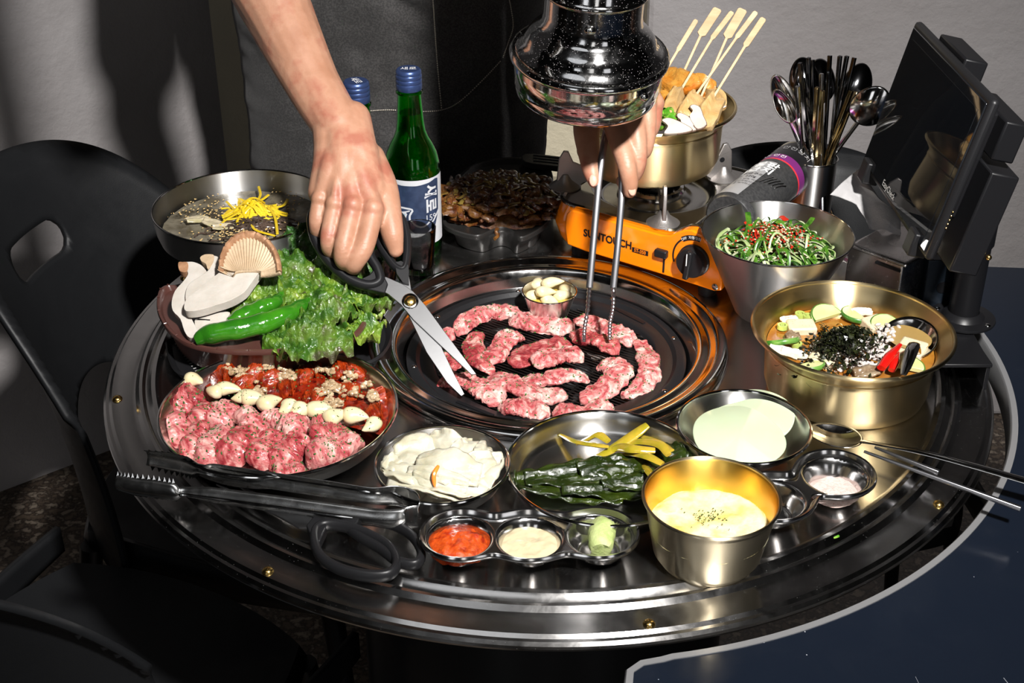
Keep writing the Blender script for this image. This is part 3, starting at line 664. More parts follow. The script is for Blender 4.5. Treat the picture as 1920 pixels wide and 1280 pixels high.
# ---- meat platter
mp, mc, mr = plate(302, 743, 765, .030, .024, 'large round steel plate holding raw beef and spicy marinated beef', name='meat_platter', base=.86)
G2 = lambda x, y: (280 + x / 3.69, 620 + y / 3.69)
ZP = .0085
pm = [
 ([(160, 560), (230, 450), (400, 435)], .030, .017, 'leftmost raw slice behind the others, next to the first garlic clove'),
 ([(150, 600), (190, 680), (245, 740)], .030, .018, 'leftmost raw slice at the plate edge'),
 ([(320, 640), (365, 560), (440, 480)], .024, .018, 'raw slice third from the left in the back row'),
 ([(440, 630), (500, 540), (560, 480)], .030, .020, 'raised raw slice in the left of the back row'),
 ([(265, 840), (310, 730), (385, 640)], .024, .018, 'raw slice at the front left edge'),
 ([(390, 890), (440, 780), (570, 660)], .028, .019, 'second raw slice of the front row'),
 ([(530, 890), (610, 780), (690, 670)], .032, .020, 'third raw slice of the front row, broad and pale'),
 ([(615, 540), (700, 600), (790, 670)], .026, .018, 'dark raw slice running down from the garlic row'),
 ([(745, 910), (790, 800), (880, 690)], .032, .020, 'raw slice at the middle of the front row'),
 ([(790, 560), (900, 610), (1120, 620)], .022, .016, 'raw slice lying along the garlic row'),
 ([(890, 920), (950, 820), (1040, 730)], .034, .021, 'pale raw slice right of the middle of the front row'),
 ([(870, 650), (980, 670), (1060, 730)], .026, .020, 'curled raw slice in the middle of the pile'),
 ([(1100, 640), (1200, 640), (1330, 670)], .022, .017, 'raw slice under the right end of the garlic row'),
 ([(1095, 890), (1250, 830), (1465, 720)], .032, .022, 'large rounded raw slice at the right end of the pile'),
 ([(1115, 770), (1250, 720), (1400, 690)], .024, .018, 'raw slice tucked behind the large one at the right end'),
 ([(850, 935), (960, 925), (1070, 895)], .020, .015, 'short raw slice against the front rim'),
]
for i, (pts, wd, th, lab) in enumerate(pm):
    path = [W(*G2(x, y), .020) for x, y in pts]; zo = .004 if i in (9, 11, 14) else (-.002 if i in (3, 7, 12) else 0)
    path = [Vector((p.x, p.y, ZP + zo + .003 * sin(k * 1.7 + i))) for k, p in enumerate(path)]
    mb = slab(path, wd * .93, th, 60 + i, ZP, lump=.19, twist=.5); clamp(mb, mc, mr * .93, .3); scatter(mb, flakes, 30000, 100 + i, .0014, .2)
    solo(mb, 'raw_beef_slice', (MEATP, MEATL2)[i % 2], lab + ' on the meat platter', 'meat', 'raw beef slices on the platter')
# spicy side: sauce pool, meat chunks, minced garlic
SAUCE = M('red_chilli_marinade', (.13, .006, .002), .12, col2=[(.22, .014, .003), (.07, .003, .002)], cs=60, coat=.8, bump=(120, .4, .002))
SPICY = M('marinated_beef', (.15, .007, .002), .18, col2=[(.34, .035, .004), (.08, .004, .002)], cs=55, lo=.38, hi=.66, coat=.8, bump=[(130, .6, .003, 1), (500, .4, .001)])
l0 = W(*G2(330, 350), .02); l1 = W(*G2(1560, 690), .02)
def half(u, v):
    # region of the disc behind the line l0-l1
    a = u; rr = mr * .93; d = (l1 - l0); d.z = 0; d.normalize(); n = Vector((-d.y, d.x, 0)); c = Vector((mc.x, mc.y, 0)); m0 = (l0 - c).dot(n); m0_ = max(-.6 * rr, min(.6 * rr, m0))
    s_ = (u * 2 - 1); h = rr * .999; x = s_ * h; top = math.sqrt(max(0, rr * rr - x * x)); y = m0_ + (top - m0_) * v if top > m0_ else m0_
    p = c + d * x * (1 if top > m0_ else math.sqrt(max(0, rr * rr - m0_ * m0_)) / max(abs(x), 1e-6)) + n * y
    return Vector((p.x, p.y, .0165 + .0012 * fb(p, 120, 4)))
solo(MB().grid(half, 60, 24), 'chilli_marinade', SAUCE, 'glossy dark red marinade pooled in the back half of the meat platter', 'sauce', kind='stuff')
sp = [(400, 300, 470, 220), (480, 250, 640, 240), (420, 350, 560, 330), (560, 360, 690, 400), (900, 260, 980, 200), (1040, 290, 1200, 270), (1240, 310, 1400, 270), (1420, 240, 1440, 330), (900, 420, 1010, 400),
      (1050, 470, 1200, 480), (780, 330, 870, 380), (1580, 400, 1620, 500), (1500, 590, 1620, 560), (700, 210, 800, 200), (1090, 190, 1180, 215), (1300, 430, 1440, 450), (990, 330, 1090, 340), (660, 300, 740, 330)]
lab_ = ['red sauced beef piece at the far left', 'red sauced beef piece behind the first two garlic clumps', 'red sauced beef piece just right of the first garlic clove', 'red sauced beef piece under the left garlic clump',
 'smooth dark red beef piece at the back centre', 'orange red beef piece left of the right hand clumps', 'red sauced beef piece at the back, right of centre', 'red sauced beef piece against the right rear rim', 'red sauced beef piece in the very middle',
 'red sauced beef piece touching the sixth garlic clove', 'red sauced beef piece between the two left clumps', 'orange red beef piece at the far right rim', 'red sauced beef piece at the right end of the garlic row', 'small red beef piece at the back, left of centre',
 'small red beef piece at the rear rim, right of centre', 'red sauced beef piece under the largest garlic clump', 'red sauced beef piece just right of the middle', 'red sauced beef piece just left of the middle']
for i, (x0, y0, x1, y1) in enumerate(sp):
    a = W(*G2(x0, y0), .02); b = W(*G2(x1, y1), .02); a.z = b.z = .013; m = (a + b) / 2 + Vector((.002, .003, .003)); xm = (x0 + x1) / 2; ym = (y0 + y1) / 2
    side = 'left' if xm < 700 else ('centre' if xm < 1150 else 'right'); dep = 'at the back' if ym < 270 else ('mid depth' if ym < 380 else 'next to the garlic row')
    solo(clamp(slab([a, m, b], .022, .012, 200 + i, .012, lump=.4), mc, mr * .93), 'marinated_beef', SPICY, lab_[i] + ' on the platter', 'meat', 'marinated beef pieces on the platter')
MINCE = M('minced_garlic', (.30, .19, .10), .25, col2=(.46, .34, .21), cs=160, coat=.6, sss=.1)
mb = MB()
for (x, y, n, s_) in [(650, 280, 34, 55), (820, 230, 34, 60), (500, 245, 14, 45), (750, 410, 20, 45), (960, 300, 26, 55), (1030, 205, 18, 35), (1170, 250, 12, 30), (1250, 385, 34, 60), (1390, 400, 30, 60), (1170, 420, 14, 35), (1280, 490, 20, 40), (1550, 440, 18, 40), (1270, 265, 12, 35), (1490, 360, 10, 30), (1380, 300, 12, 30)]:
    for k in range(int(n * 1.1)):
        p = W(*G2(x + rng.gauss(0, s_ * .62), y + rng.gauss(0, s_ * .36)), .026); p.z = .0225 + rng.random() * .004
        mb.ball(p, rng.uniform(.0018, .0040), 10, 7, sc=(1, rng.uniform(.6, 1), .7), fn=lambda d, k=k: 1 + .45 * fb(d, 2.6, k))
solo(mb, 'minced_garlic', MINCE, 'clumps of minced garlic spooned over the marinated beef', 'garlic', kind='stuff')
for i in range(150):
    p = W(*G2(rng.uniform(480, 1560), rng.uniform(230, 480)), .027); p.z = .0255 + .002 * rng.random()
    flake(flakes, p, Vector((rng.uniform(-.3, .3), rng.uniform(-.3, .3), 1)).normalized(), .0012 * rng.uniform(.5, 1.3), i)
# ---- garlic cloves
GARL = M('peeled_garlic', (.60, .50, .27), .28, col2=(.66, .59, .40), cs=40, sss=.15, coat=.3)
def clove(p, d, L_, r, seed, up=None):
    d = Vector(d).normalized(); rot = rot_to(d); n = 14; v = []; mb = MB(); pts = []; rad = []
    bend = (up or Vector((0, 0, 1))).cross(d).normalized() * .12 * L_
    for i in range(n + 1):
        k = i / n; pts.append(Vector(p) + d * L_ * (k - .5) + bend * sin(k * pi)); rad.append(max(.04 * r, r * (sin(pi * k ** .72) ** .62) * (1 - .35 * k)))
    mb.tube(pts, rad, 16, flat=(1, .86)); mb.v = [q + Vector((1, 1, 1)) * fb(q, 120, seed) * .0004 for q in mb.v]; return mb
row = [(305, 362, 65, 34, 1), (455, 425, 55, 34, -1), (545, 425, 80, 40, 1), (635, 468, 60, 40, -1), (715, 490, 78, 46, 1), (845, 515, 74, 54, 1), (945, 545, 58, 50, -1), (1015, 567, 62, 50, -1), (1185, 572, 88, 50, 1), (1300, 612, 72, 50, 1), (1425, 612, 78, 56, 1), (1525, 665, 66, 36, -1)]
names12 = ['first', 'second', 'third', 'fourth', 'fifth', 'sixth', 'seventh', 'eighth', 'ninth', 'tenth', 'eleventh', 'last']
for i, (x, y, hw, hh, sg) in enumerate(row):
    p = W(*G2(x, y), .026); L_ = hw * 2 / 3.69 / 1900 * 1.15; p.z = .0285; an = (-.25, .5)[i % 2] + .1 * i % .3
    if i in (0, 1): an = -.35
    if i in (6, 7, 11): an = 1.0
    mb = clove(p, (cos(an) * sg, sin(an) * sg, 0), L_, .0104 if hh > 45 else .0088, i)
    scatter(mb, flakes, 22000 if i > 1 else 4000, 300 + i, .0009)
    solo(mb, 'garlic_clove', GARL, '%s peeled garlic clove from the left in the row across the meat platter' % names12[i], 'garlic', 'garlic cloves on the platter')
solo(flakes, 'chopped_parsley', HERB, 'chopped green parsley sprinkled over the raw beef and garlic', 'herbs', kind='stuff', smooth=False)
# ---- garlic cup on the grill
gc = W(1030, 546, .0090); rg = .0300; zb = ZG
t = wthing('garlic_cup', 'small flared steel cup of garlic standing on the back of the grill', 'cup', c=(gc.x, gc.y, zb))
wpart(MB().lathe(shell([(0, zb), (.0195, zb), (.0205, zb + .001), (.0288, zb + .027), (.0300, zb + .0305)], .0008), 64, c=(gc.x, gc.y, 0)), 'cup_wall', STEEL, t)
wpart(MB().tube([(gc.x + .0300 * cos(a), gc.y + .0300 * sin(a), zb + .0307) for a in [2 * pi * i / 64 for i in range(64)]], .0010, 8, closed=True), 'rim', CHROME, t)
wpart(MB().lathe([(0, zb + .020), (.0260, zb + .020)], 40, c=(gc.x, gc.y, 0)), 'oil', M('sesame_oil', (.55, .38, .06), .06, coat=1), t)
gp = [(1007, 555, .034, .4, 'left'), (1013, 530, .040, 1.3, 'back left, half hidden'), (1037, 531, .046, .15, 'topmost, lying at the back'), (1025, 548, .043, .25, 'middle'), (1062, 541, .037, 2.1, 'right back'), (1057, 555, .036, .05, 'front right'), (1030, 564, .034, -.1, 'front')]
for i, (x, y, h, an, lab) in enumerate(gp):
    h = h - .0125; p = W(x, y, zb + h); mb = clove(p, (cos(an), sin(an), .12 * (i % 3 - 1)), (.024, .022, .026, .024, .022, .024, .020)[i], .0080, 40 + i)
    solo(mb, 'garlic_clove', GARL, 'peeled garlic clove in the cup on the grill: %s' % lab, 'garlic', 'garlic cloves in the cup')

# ---- pickled cabbage plate
kp, kc, kr = plate(704, 955, 869, .028, .022, 'round steel plate of white pickled cabbage', name='cabbage_plate', base=.80)
CAB = M('pickled_cabbage', (.42, .39, .27), .28, col2=[(.52, .50, .41), (.44, .34, .10)], cs=34, lo=.35, hi=.78, sss=.15, coat=.3, bump=[(70, .4, .0025, 1), (300, .3, .0008)])
def crumple(c, L_, wd, rot, tilt, seed, amp=.35, th=.0016, nu=26, nv=18, bend=0, ruf=.0):
    q = Matrix.Rotation(rot, 3, 'Z') @ Matrix.Rotation(tilt[0], 3, 'X') @ Matrix.Rotation(tilt[1], 3, 'Y')
    def fn(u, v):
        x = (u - .5) * L_; y = (v - .5) * wd * (1 - .35 * abs(2 * u - 1) ** 2 + .12 * fb((u * 3, seed, 0), 1, seed)); z = bend * L_ * (1 - (2 * u - 1) ** 2)
        z += amp * wd * (.35 * fb((u * 2.2, v * 1.6, seed), 1, seed) + .16 * sin(v * 9 + seed + 3 * fb((u, v, seed), 1.3, seed)))
        e = max(0, abs(2 * v - 1) - .55) / .45; z += ruf * wd * e * sin(u * 26 + seed * 2 + v * 5)
        return Vector(c) + q @ Vector((x, y, z))
    return MB().grid(fn, nu, nv)
kk = [ # px, py, z, L, w, rot, tiltx, tilty, label
 (800, 850, .030, .060, .042, .35, .25, .1, 'broad stem piece at the back left'),
 (770, 895, .024, .070, .036, -.5, .1, .1, 'long rib piece along the left front'),
 (835, 838, .034, .045, .034, -.5, .5, .0, 'yellowish heart leaf at the back'),
 (868, 850, .034, .050, .026, .9, .6, .2, 'upright fold at the back right'),
 (900, 862, .030, .048, .026, 1.2, .7, .1, 'thin fold at the right back edge'),
 (905, 895, .024, .058, .038, .7, .2, -.3, 'flat leaf at the right edge'),
 (840, 882, .036, .060, .040, -.2, .35, .1, 'curled leaf on top in the middle'),
 (800, 915, .024, .075, .030, -.35, .15, 0, 'wavy rib at the front left'),
 (850, 915, .026, .070, .034, -.2, .1, .1, 'layered leaf at the front'),
 (760, 870, .026, .044, .030, .8, .2, .2, 'small fold at the far left'),
 (880, 880, .032, .050, .030, .5, .5, -.2, 'translucent leaf right of the middle'),
 (820, 900, .032, .060, .020, -.35, .6, 0, 'narrow rib crossing the middle'),
]
for i, (x, y, z, L_, w_, ro, tx, ty, lab) in enumerate(kk):
    p = W(x, y, z); mb = crumple(p, L_ * .95, w_ * .9, ro, (tx, ty), 20 + i, .34, bend=.12, ruf=.03)
    mb.v = [Vector((q.x, q.y, max(q.z, .0085 + .0003 * i))) for q in mb.v]; clamp(mb, kc, kr * .90, .3)
    solo(mb, 'cabbage_piece', CAB, 'pale pickled cabbage %s of its plate' % lab, 'pickled cabbage', 'pickled cabbage pieces', solid=.0018)
a = W(822, 873, .047); b = W(815, 912, .034)
solo(MB().tube(smooth_path([a, a.lerp(b, .5) + Vector((-.002, -.002, .003)), b], 8), [.0012, .0018, .002, .002, .002, .002, .0019, .0016, .0008], 8), 'carrot_strip', M('carrot', (.85, .22, .03), .3, coat=.3), 'thin orange carrot strip on top of the pickled cabbage', 'carrot')

# ---- seasoned leaves plate
lp, lc, lr = plate(950, 1320, 872, .026, .021, 'wide steel plate of dark green seasoned leaves', name='greens_plate', base=.86)
LEAFD = M('dark_seasoned_leaf', (.009, .017, .002), .18, col2=[(.022, .036, .003), (.075, .085, .005)], cs=30, lo=.4, hi=.85, coat=.7, bump=[(60, .6, .004, 1.5), (240, .4, .0012)])
STEMY = M('yellow_green_stem', (.26, .22, .012), .16, col2=(.44, .28, .03), cs=40, coat=.8, bump=(90, .3, .001))
ll = [(1040, 905, .016, .105, .036, -.02, 'long leaf along the left front'), (1100, 885, .020, .110, .034, .12, 'leaf across the middle'), (1150, 915, .018, .090, .034, .0, 'leaf at the front'),
      (1205, 890, .020, .080, .038, .3, 'leaf heaped at the right'), (1170, 870, .022, .085, .028, .25, 'leaf at the back of the heap'), (1085, 920, .016, .080, .028, -.25, 'leaf against the front rim'), (1240, 862, .022, .060, .028, .6, 'leaf at the right rear'), (1275, 868, .022, .050, .030, .9, 'leaf at the right end'), (1270, 845, .020, .045, .026, .3, 'small leaf behind the right end')]
for i, (x, y, z, L_, w_, ro, lab) in enumerate(ll):
    p = W(x, y, z); mb = crumple(p, L_, w_, ro, (.08, .03), 70 + i, .42, nu=44, nv=18, ruf=.05); mb.v = [Vector((q.x, q.y, max(q.z, .0078 + .0004 * i))) for q in mb.v]; clamp(mb, lc, lr * .90, .1)
    solo(mb, 'seasoned_leaf', LEAFD, 'glossy dark green seasoned %s of the greens plate' % lab, 'greens', 'dark seasoned leaves', solid=.0014)
G5 = lambda x, y: (680 + x / 3.556, 760 + y / 3.556)
ss = [([(1320, 195), (1420, 240), (1560, 265), (1640, 275)], .0022, 'stem lying at the far left, pointing at the rim'), ([(1430, 255), (1500, 225), (1570, 195), (1640, 240)], .0026, 'bent stem at the back'), ([(1560, 350), (1700, 270), (1820, 190), (1900, 130)], .0034, 'long stem sticking out over the back rim'),
      ([(1590, 340), (1700, 280), (1800, 290), (1950, 300)], .0026, 'stem along the back of the leaves'), ([(1740, 270), (1850, 240), (1980, 260), (2040, 330)], .0026, 'stem curving right'), ([(1850, 200), (1960, 240), (2060, 300)], .0024, 'green-ended stem at the back right'),
      ([(1700, 330), (1800, 320), (1900, 340), (2000, 390)], .0026, 'stem half under the leaves'), ([(1870, 380), (1900, 430), (1950, 500)], .0022, 'thin stem over the leaves at the right')]
for i, (pts, r, lab) in enumerate(ss):
    zz = [.012 + .008 * min(k, 2) + (.004 if i in (2, 4) else 0) for k in range(len(pts))]; zz = [z + .006 for z in zz] if i > 2 else zz
    if i == 2: zz = [.020, .024, .030, .036]
    P = smooth_path([W(*G5(x, y), z) for (x, y), z in zip(pts, zz)], 16); n = len(P)
    solo(MB().tube(P, [r * (1.15 - .5 * abs(2 * k / n - 1) ** 2) for k in range(n)], 9, flat=(1.5, .7)), 'leaf_stem', STEMY, 'yellow green %s of the greens plate' % lab, 'greens', 'yellow stems on the greens plate')

# ---- radish slices plate
rp, rc_, rr = plate(1271, 1519, 798, .028, .022, 'round steel plate with two pale green radish slices', name='radish_plate', base=.70)
RAD = M('radish_slice', (.42, .49, .32), .30, col2=(.46, .52, .38), cs=8, coat=.4, sss=.1, bump=(30, .15, .001))
for i, (x, y, z, r, lab, tl, sx) in enumerate([(1410, 782, .018, .0415, 'back radish slice, partly covered', .10, .93), (1386, 818, .024, .0415, 'front radish slice lying on top of the other', .13, 1.0)]):
    p = W(x, y, z); q = Matrix.Rotation(tl, 3, 'X') @ Matrix.Rotation((-.1, .05)[i], 3, 'Y')
    mb = MB().lathe([(0, -.0011), (r * .98, -.0011), (r, -.0004), (r, .0004), (r * .98, .0011), (0, .0011)], 64, rfun=lambda a: 1 + .025 * cos(2 * a + i) + .012 * sin(5 * a + i * 2), sx=sx)
    mb.v = [q @ Vector((v.x, v.y, v.z + .0020 * sin(v.x * 60 + i) * (v.length / r))) + p for v in mb.v]
    solo(mb, 'radish_slice', RAD, 'thin round pale green pickled radish: %s' % lab, 'radish', 'pickled radish slices')

# ---- steamed egg bowl
ec = (W(1208, 934, .062) + W(1461, 934, .062)) / 2; er = .0550; ec.y = -.356
t = wthing('egg_bowl', 'small tapered pale brass bowl of steamed egg with a gilt inside', 'bowl', c=(ec.x, ec.y, 0))
wpart(MB().lathe([(0, .001), (.033, .001), (.036, .0), (.0395, .002), (.0445, .010), (.0500, .040), (.0530, .058), (.0548, .060), (.0550, .0625)], 96, c=(ec.x, ec.y, 0)), 'bowl_wall', BRASSP, t)
wpart(MB().lathe([(.0545, .0625), (.0522, .0600), (.0492, .040), (.044, .012), (.036, .004), (0, .004)], 96, c=(ec.x, ec.y, 0)), 'lining', GOLDIN, t)
wpart(MB().tube([(ec.x + .0548 * cos(a), ec.y + .0548 * sin(a), .0620) for a in [2 * pi * i / 96 for i in range(96)]], .0014, 8, closed=True), 'rim', BRASSP, t)
EGG = M('steamed_egg', (.62, .40, .05), .22, col2=[(.62, .53, .22), (.64, .61, .42), (.60, .46, .14)], cs=26, lo=.3, hi=.7, coat=.6, sss=.15, bump=[(60, .5, .003, .6), (260, .2, .0008)])
def eggf(u, v):
    a = 2 * pi * u; r = .0488 * v; x = ec.x + r * cos(a); y = ec.y + r * sin(a); ed = .0035 * (1 - max(0, (v - .86) / .14)) ; s_ = max(0, cos(a - .4)) ** 3
    return Vector((x, y, .0335 + ed + .0022 * fb((x, y, 0), 55, 8) + .007 * s_ * max(0, v - .55) * (1 if v < .93 else .3)))
solo(MB().grid(eggf, 80, 26, closeu=True), 'steamed_egg', EGG, 'fluffy yellow and white steamed egg filling the small brass bowl', 'egg dish')
mb = MB()
for i in range(70):
    p = W(1330 + rng.gauss(0, 17), 966 + rng.gauss(0, 8), .040); h = .0375; p.z = h + rng.random() * .0016; flake(mb, p, Vector((rng.uniform(-.4, .4), rng.uniform(-.4, .4), 1)).normalized(), .0012 * rng.uniform(.5, 1.1), i)
solo(mb, 'dried_herb_flakes', M('dried_herb', (.03, .07, .015), .7), 'pinch of dark green herb flakes on the steamed egg', 'herbs', kind='stuff', smooth=False)

# ---- divided sauce dishes
def sauce_dish(name, label, cups, z, rot_c, rwell, rf, H=.024):
    # cups: list of (x, y) centres, outline = smooth union of circles
    t = wthing(name, label, 'sauce dish', c=(rot_c[0], rot_c[1], 0))
    C_ = [Vector((x, y, 0)) for x, y in cups]
    def sd(p, k=.012):
        d = 1e9; acc = 0
        for c in C_: acc += math.exp(-((p - c).length - rf) / k * 1.0)
        return -k * math.log(acc)
    m = sum(C_, Vector()) / len(C_); out = []
    # outline by walking round the long axis
    ax_ = (C_[-1] - C_[0]).normalized(); bx = Vector((-ax_.y, ax_.x, 0)); half_ = (C_[-1] - C_[0]).length / 2 + rf * 1.2
    def find(p0, d):
        lo_, hi_ = 0, .09
        for _ in range(26):
            q = (lo_ + hi_) / 2
            if sd(p0 + d * q) < 0: lo_ = q
            else: hi_ = q
        return p0 + d * lo_
    base = []; S = (C_[-1] - C_[0]).length
    for i in range(40): base.append((C_[0] + ax_ * S * i / 39, bx))
    for i in range(1, 16): base.append((C_[-1], Quaternion((0, 0, 1), -pi * i / 16) @ bx))
    for i in range(40): base.append((C_[-1] - ax_ * S * i / 39, -bx))
    for i in range(1, 16): base.append((C_[0], Quaternion((0, 0, 1), -pi * i / 16) @ -bx))
    out = [find(p0, d) for p0, d in base]; nrm = []; n = len(out)
    for i in range(n):
        tt = (out[(i + 1) % n] - out[i - 1]).normalized(); nrm.append(Vector((-tt.y, tt.x, 0)) * (1 if True else -1))
    if nrm[0].dot(bx) < 0: nrm = [-q for q in nrm]
    # height field: top plate with wells
    def hgt(p):
        d = min((p - c).length for c in C_); e = max(0, min(1, (rwell - d) / (rwell * .42))); e = e * e * (3 - 2 * e); return H * .80 - (H * .80 - .0016) * e
    mb = MB(); rings = 22; v = []; f = []
    bnd = [(o_ - q * .0022) for o_, q in zip(out, nrm)]
    # planar fill by grid clipped with the outline distance
    def g(x, y): return -(sd(Vector((x, y, 0))) + .0022)
    xs = [c.x for c in C_]; ys = [c.y for c in C_]; pad = rf * 1.25
    top = implicit_sheet(g, min(xs) - pad, max(xs) + pad, min(ys) - pad, max(ys) + pad, int((max(xs) - min(xs) + 2 * pad) / .0016), int((max(ys) - min(ys) + 2 * pad) / .0016), lambda x, y: Vector((x, y, hgt(Vector((x, y, 0))))))
    wpart(top, 'tray', STEELS, t, solid=.0008, soff=-1)
    sec = [(-.0026, H * .80), (-.0010, H * .81), (.0004, H * .90), (.0012, H), (.0026, H + .0006), (.0034, H - .0008), (.0036, H - .0030), (.0030, H - .0040), (.0018, H - .0042)]
    mb = MB(); v = []
    for (o_, z_) in sec:
        for p, q in zip(out, nrm): v.append(Vector((p.x + q.x * o_, p.y + q.y * o_, z_)))
    for j in range(len(sec) - 1):
        for i in range(n): f.append((j * n + i, j * n + (i + 1) % n, (j + 1) * n + (i + 1) % n, (j + 1) * n + i))
    wpart(mb.add(v, f), 'rolled_rim', STEELS, t, solid=.0005)
    return t, C_
STEELS = M('polished_dish_steel', (.62, .61, .60), .15, 1)
zc = .022
sx = [W(857, 1010, zc), W(993, 1008, zc), W(1127, 1003, zc)]; ym = -.352
cups = [(-.0885 + .0, ym - .001), (-.0215, ym - .002), (.0425, ym)]
sx = [(W(857, 1000, zc).x + .002, ym - .002), (W(993, 1000, zc).x, ym - .003), (W(1127, 1000, zc).x - .001, ym)]
sd1, SC1 = sauce_dish('sauce_dish', 'steel sauce dish of three wells at the front of the table', sx, 0, (sx[1][0], sx[1][1]), .0285, .0295)
GOCHU = M('red_pepper_paste', (.36, .022, .003), .16, col2=[(.52, .07, .008), (.22, .01, .003)], cs=90, lo=.35, hi=.7, coat=.7, bump=[(150, .7, .003), (500, .4, .001)])
MAYO = M('cream_sauce', (.56, .47, .30), .22, coat=.5, bump=(30, .3, .003, 1.5), sss=.1)
WASA = M('wasabi', (.34, .42, .14), .5, col2=(.42, .48, .2), cs=90, bump=[(260, .7, .0018)])
def puddle(c, r, z0, dome, seed, amp, mat, name, label, cat, sx=1, sy=1, bl=0):
    def fn(u, v):
        a = 2 * pi * u; rr = r * v * (1 + bl * fb((cos(a), sin(a), seed), 1.3, seed)); x = c[0] + rr * cos(a) * sx; y = c[1] + rr * sin(a) * sy
        return Vector((x, y, z0 + dome * (1 - v ** 4) + amp * fb((x, y, seed), 120, seed)))
    return solo(MB().grid(fn, 64, 22, closeu=True), name, mat, label, cat)
puddle((SC1[0].x - .001, SC1[0].y), .0252, .0095, .0095, 3, .0022, GOCHU, 'chilli_sauce', 'chunky red chilli paste in the left well of the sauce dish', 'sauce', bl=.08)
puddle((SC1[1].x, SC1[1].y), .0252, .0118, .0032, 5, .0012, MAYO, 'cream_sauce', 'smooth cream coloured sauce in the middle well of the sauce dish', 'sauce')
wq = W(1128, 1012, .016)
mb = MB().tube(smooth_path([wq + Vector((.003, .017, .001)), wq + Vector((.0, .004, .003)), wq + Vector((-.001, -.012, -.001))], 14), [.006, .0095, .0105, .011, .0112, .0112, .011, .011, .011, .011, .011, .011, .0108, .0100, .008], 18)
mb.v = [v + (v - wq).normalized() * .0016 * fb(v, 200, 3) for v in mb.v]
solo(mb, 'wasabi', WASA, 'rough pale green lump of wasabi in the right well of the sauce dish', 'wasabi')
s2 = [W(1437, 925, .022), W(1562, 885, .022)]
sd2, SC2 = sauce_dish('salt_dish', 'steel dish of two wells holding pink salt, right of the egg bowl', [(s2[0].x + .004, s2[0].y - .006), (s2[1].x + .002, s2[1].y - .002)], 0, (s2[0].x, s2[0].y), .0295, .0315)
SALT = M('pink_salt', (.58, .40, .35), .6, col2=[(.64, .52, .48), (.54, .24, .19)], cs=420, lo=.38, hi=.8, bump=[(900, .9, .0010)])
puddle((SC2[1].x - .001, SC2[1].y - .004), .0225, .0045, .0065, 9, .0008, SALT, 'pink_salt', 'heap of pale pink salt in the right well of the salt dish', 'salt', bl=.10)
mb = MB().tube(smooth_path([Vector((SC2[0].x - .018, SC2[0].y + .016, .012)), Vector((SC2[0].x + .002, SC2[0].y + .010, .019)), Vector((SC2[0].x + .02, SC2[0].y - .008, .014))], 14), .0040, 10, flat=(1.6, .6))
# ---- cold noodle bowl
nz_ = .074; nb = (W(300, 388, nz_) + W(608, 388, nz_)) / 2; nb.y = .180; nr = .1010
STEELB = M('satin_bowl_steel', (.58, .57, .55), .43, 1, aniso=.95)
t = wthing('noodle_bowl', 'large satin steel bowl of icy cold noodles at the back left', 'bowl', c=(nb.x, nb.y, 0))
op = [(0, .002), (.044, .002), (.048, .0), (.050, .003), (.062, .010), (.078, .022), (.0875, .0335), (.0900, .0355), (.0955, .041), (.0990, .052), (.1005, .064), (.1010, .074)]
wpart(MB().lathe(shell(op, .0012), 96, c=(nb.x, nb.y, 0)), 'bowl_wall', STEELB, t)
wpart(MB().tube([(nb.x + nr * cos(a), nb.y + nr * sin(a), .0745) for a in [2 * pi * i / 96 for i in range(96)]], .0012, 8, closed=True), 'rim', CHROME, t)
BROTH = M('icy_broth', (.085, .070, .045), .10, col2=[(.17, .15, .11), (.035, .028, .018)], cs=22, lo=.38, hi=.62, coat=.6, bump=(90, .5, .003))
def disc(c, r, z, amp, sc, seed, n=56, m=18, hf=None):
    def fn(u, v):
        a = 2 * pi * u; x = c.x + r * v * cos(a); y = c.y + r * v * sin(a); return Vector((x, y, z + amp * fb((x, y, 0), sc, seed) + (hf(x, y) if hf else 0)))
    return MB().grid(fn, n, m, closeu=True)
solo(disc(nb, .0925, .051, .0018, 60, 2), 'broth', BROTH, 'dark slushy broth in the cold noodle bowl', 'broth')
NOOD = M('buckwheat_noodle', (.045, .030, .022), .25, col2=(.09, .06, .045), cs=60, coat=.5)
mb = MB(); r_ = random.Random(5); cn = W(478, 425, .055)
for i in range(70):
    a = r_.random() * 6.28; c = cn + Vector((r_.gauss(0, .020), r_.gauss(0, .012), 0)); P = []
    for k in range(7):
        q = c + Vector((cos(a), sin(a), 0)) * (k - 3) * .007; a += r_.uniform(-.6, .6); h = .012 * math.exp(-((q.x - cn.x) ** 2 + (q.y - cn.y) ** 2) / .0012)
        P.append(Vector((q.x, q.y, .0525 + h * r_.uniform(.6, 1))))
    mb.tube(smooth_path(P, 14), .0009, 5)
solo(clamp(mb, nb, .088), 'buckwheat_noodles', NOOD, 'tangle of dark brown noodles in the cold broth', 'noodles', kind='stuff')
YEL = M('yellow_radish', (.62, .42, .012), .25, col2=(.70, .50, .03), cs=60, coat=.4)
mb = MB(); cy_ = W(474, 385, .068)
for i in range(84):
    a = r_.random() * 6.28; c = cy_ + Vector((r_.gauss(0, .0125), r_.gauss(0, .011), 0)); P = []; bend = r_.uniform(-.7, .7)
    for k in range(6):
        q = c + Vector((cos(a), sin(a), 0)) * (k - 2.5) * .0062; a += bend * .5 + r_.uniform(-.2, .2); d = math.hypot(q.x - cy_.x, q.y - cy_.y); P.append(Vector((q.x, q.y, .056 + .020 * math.exp(-(d / .017) ** 2) * (i / 84) + .002)))
    mb.tube(smooth_path(P, 10), .0016, 6, flat=(1.2, .7))
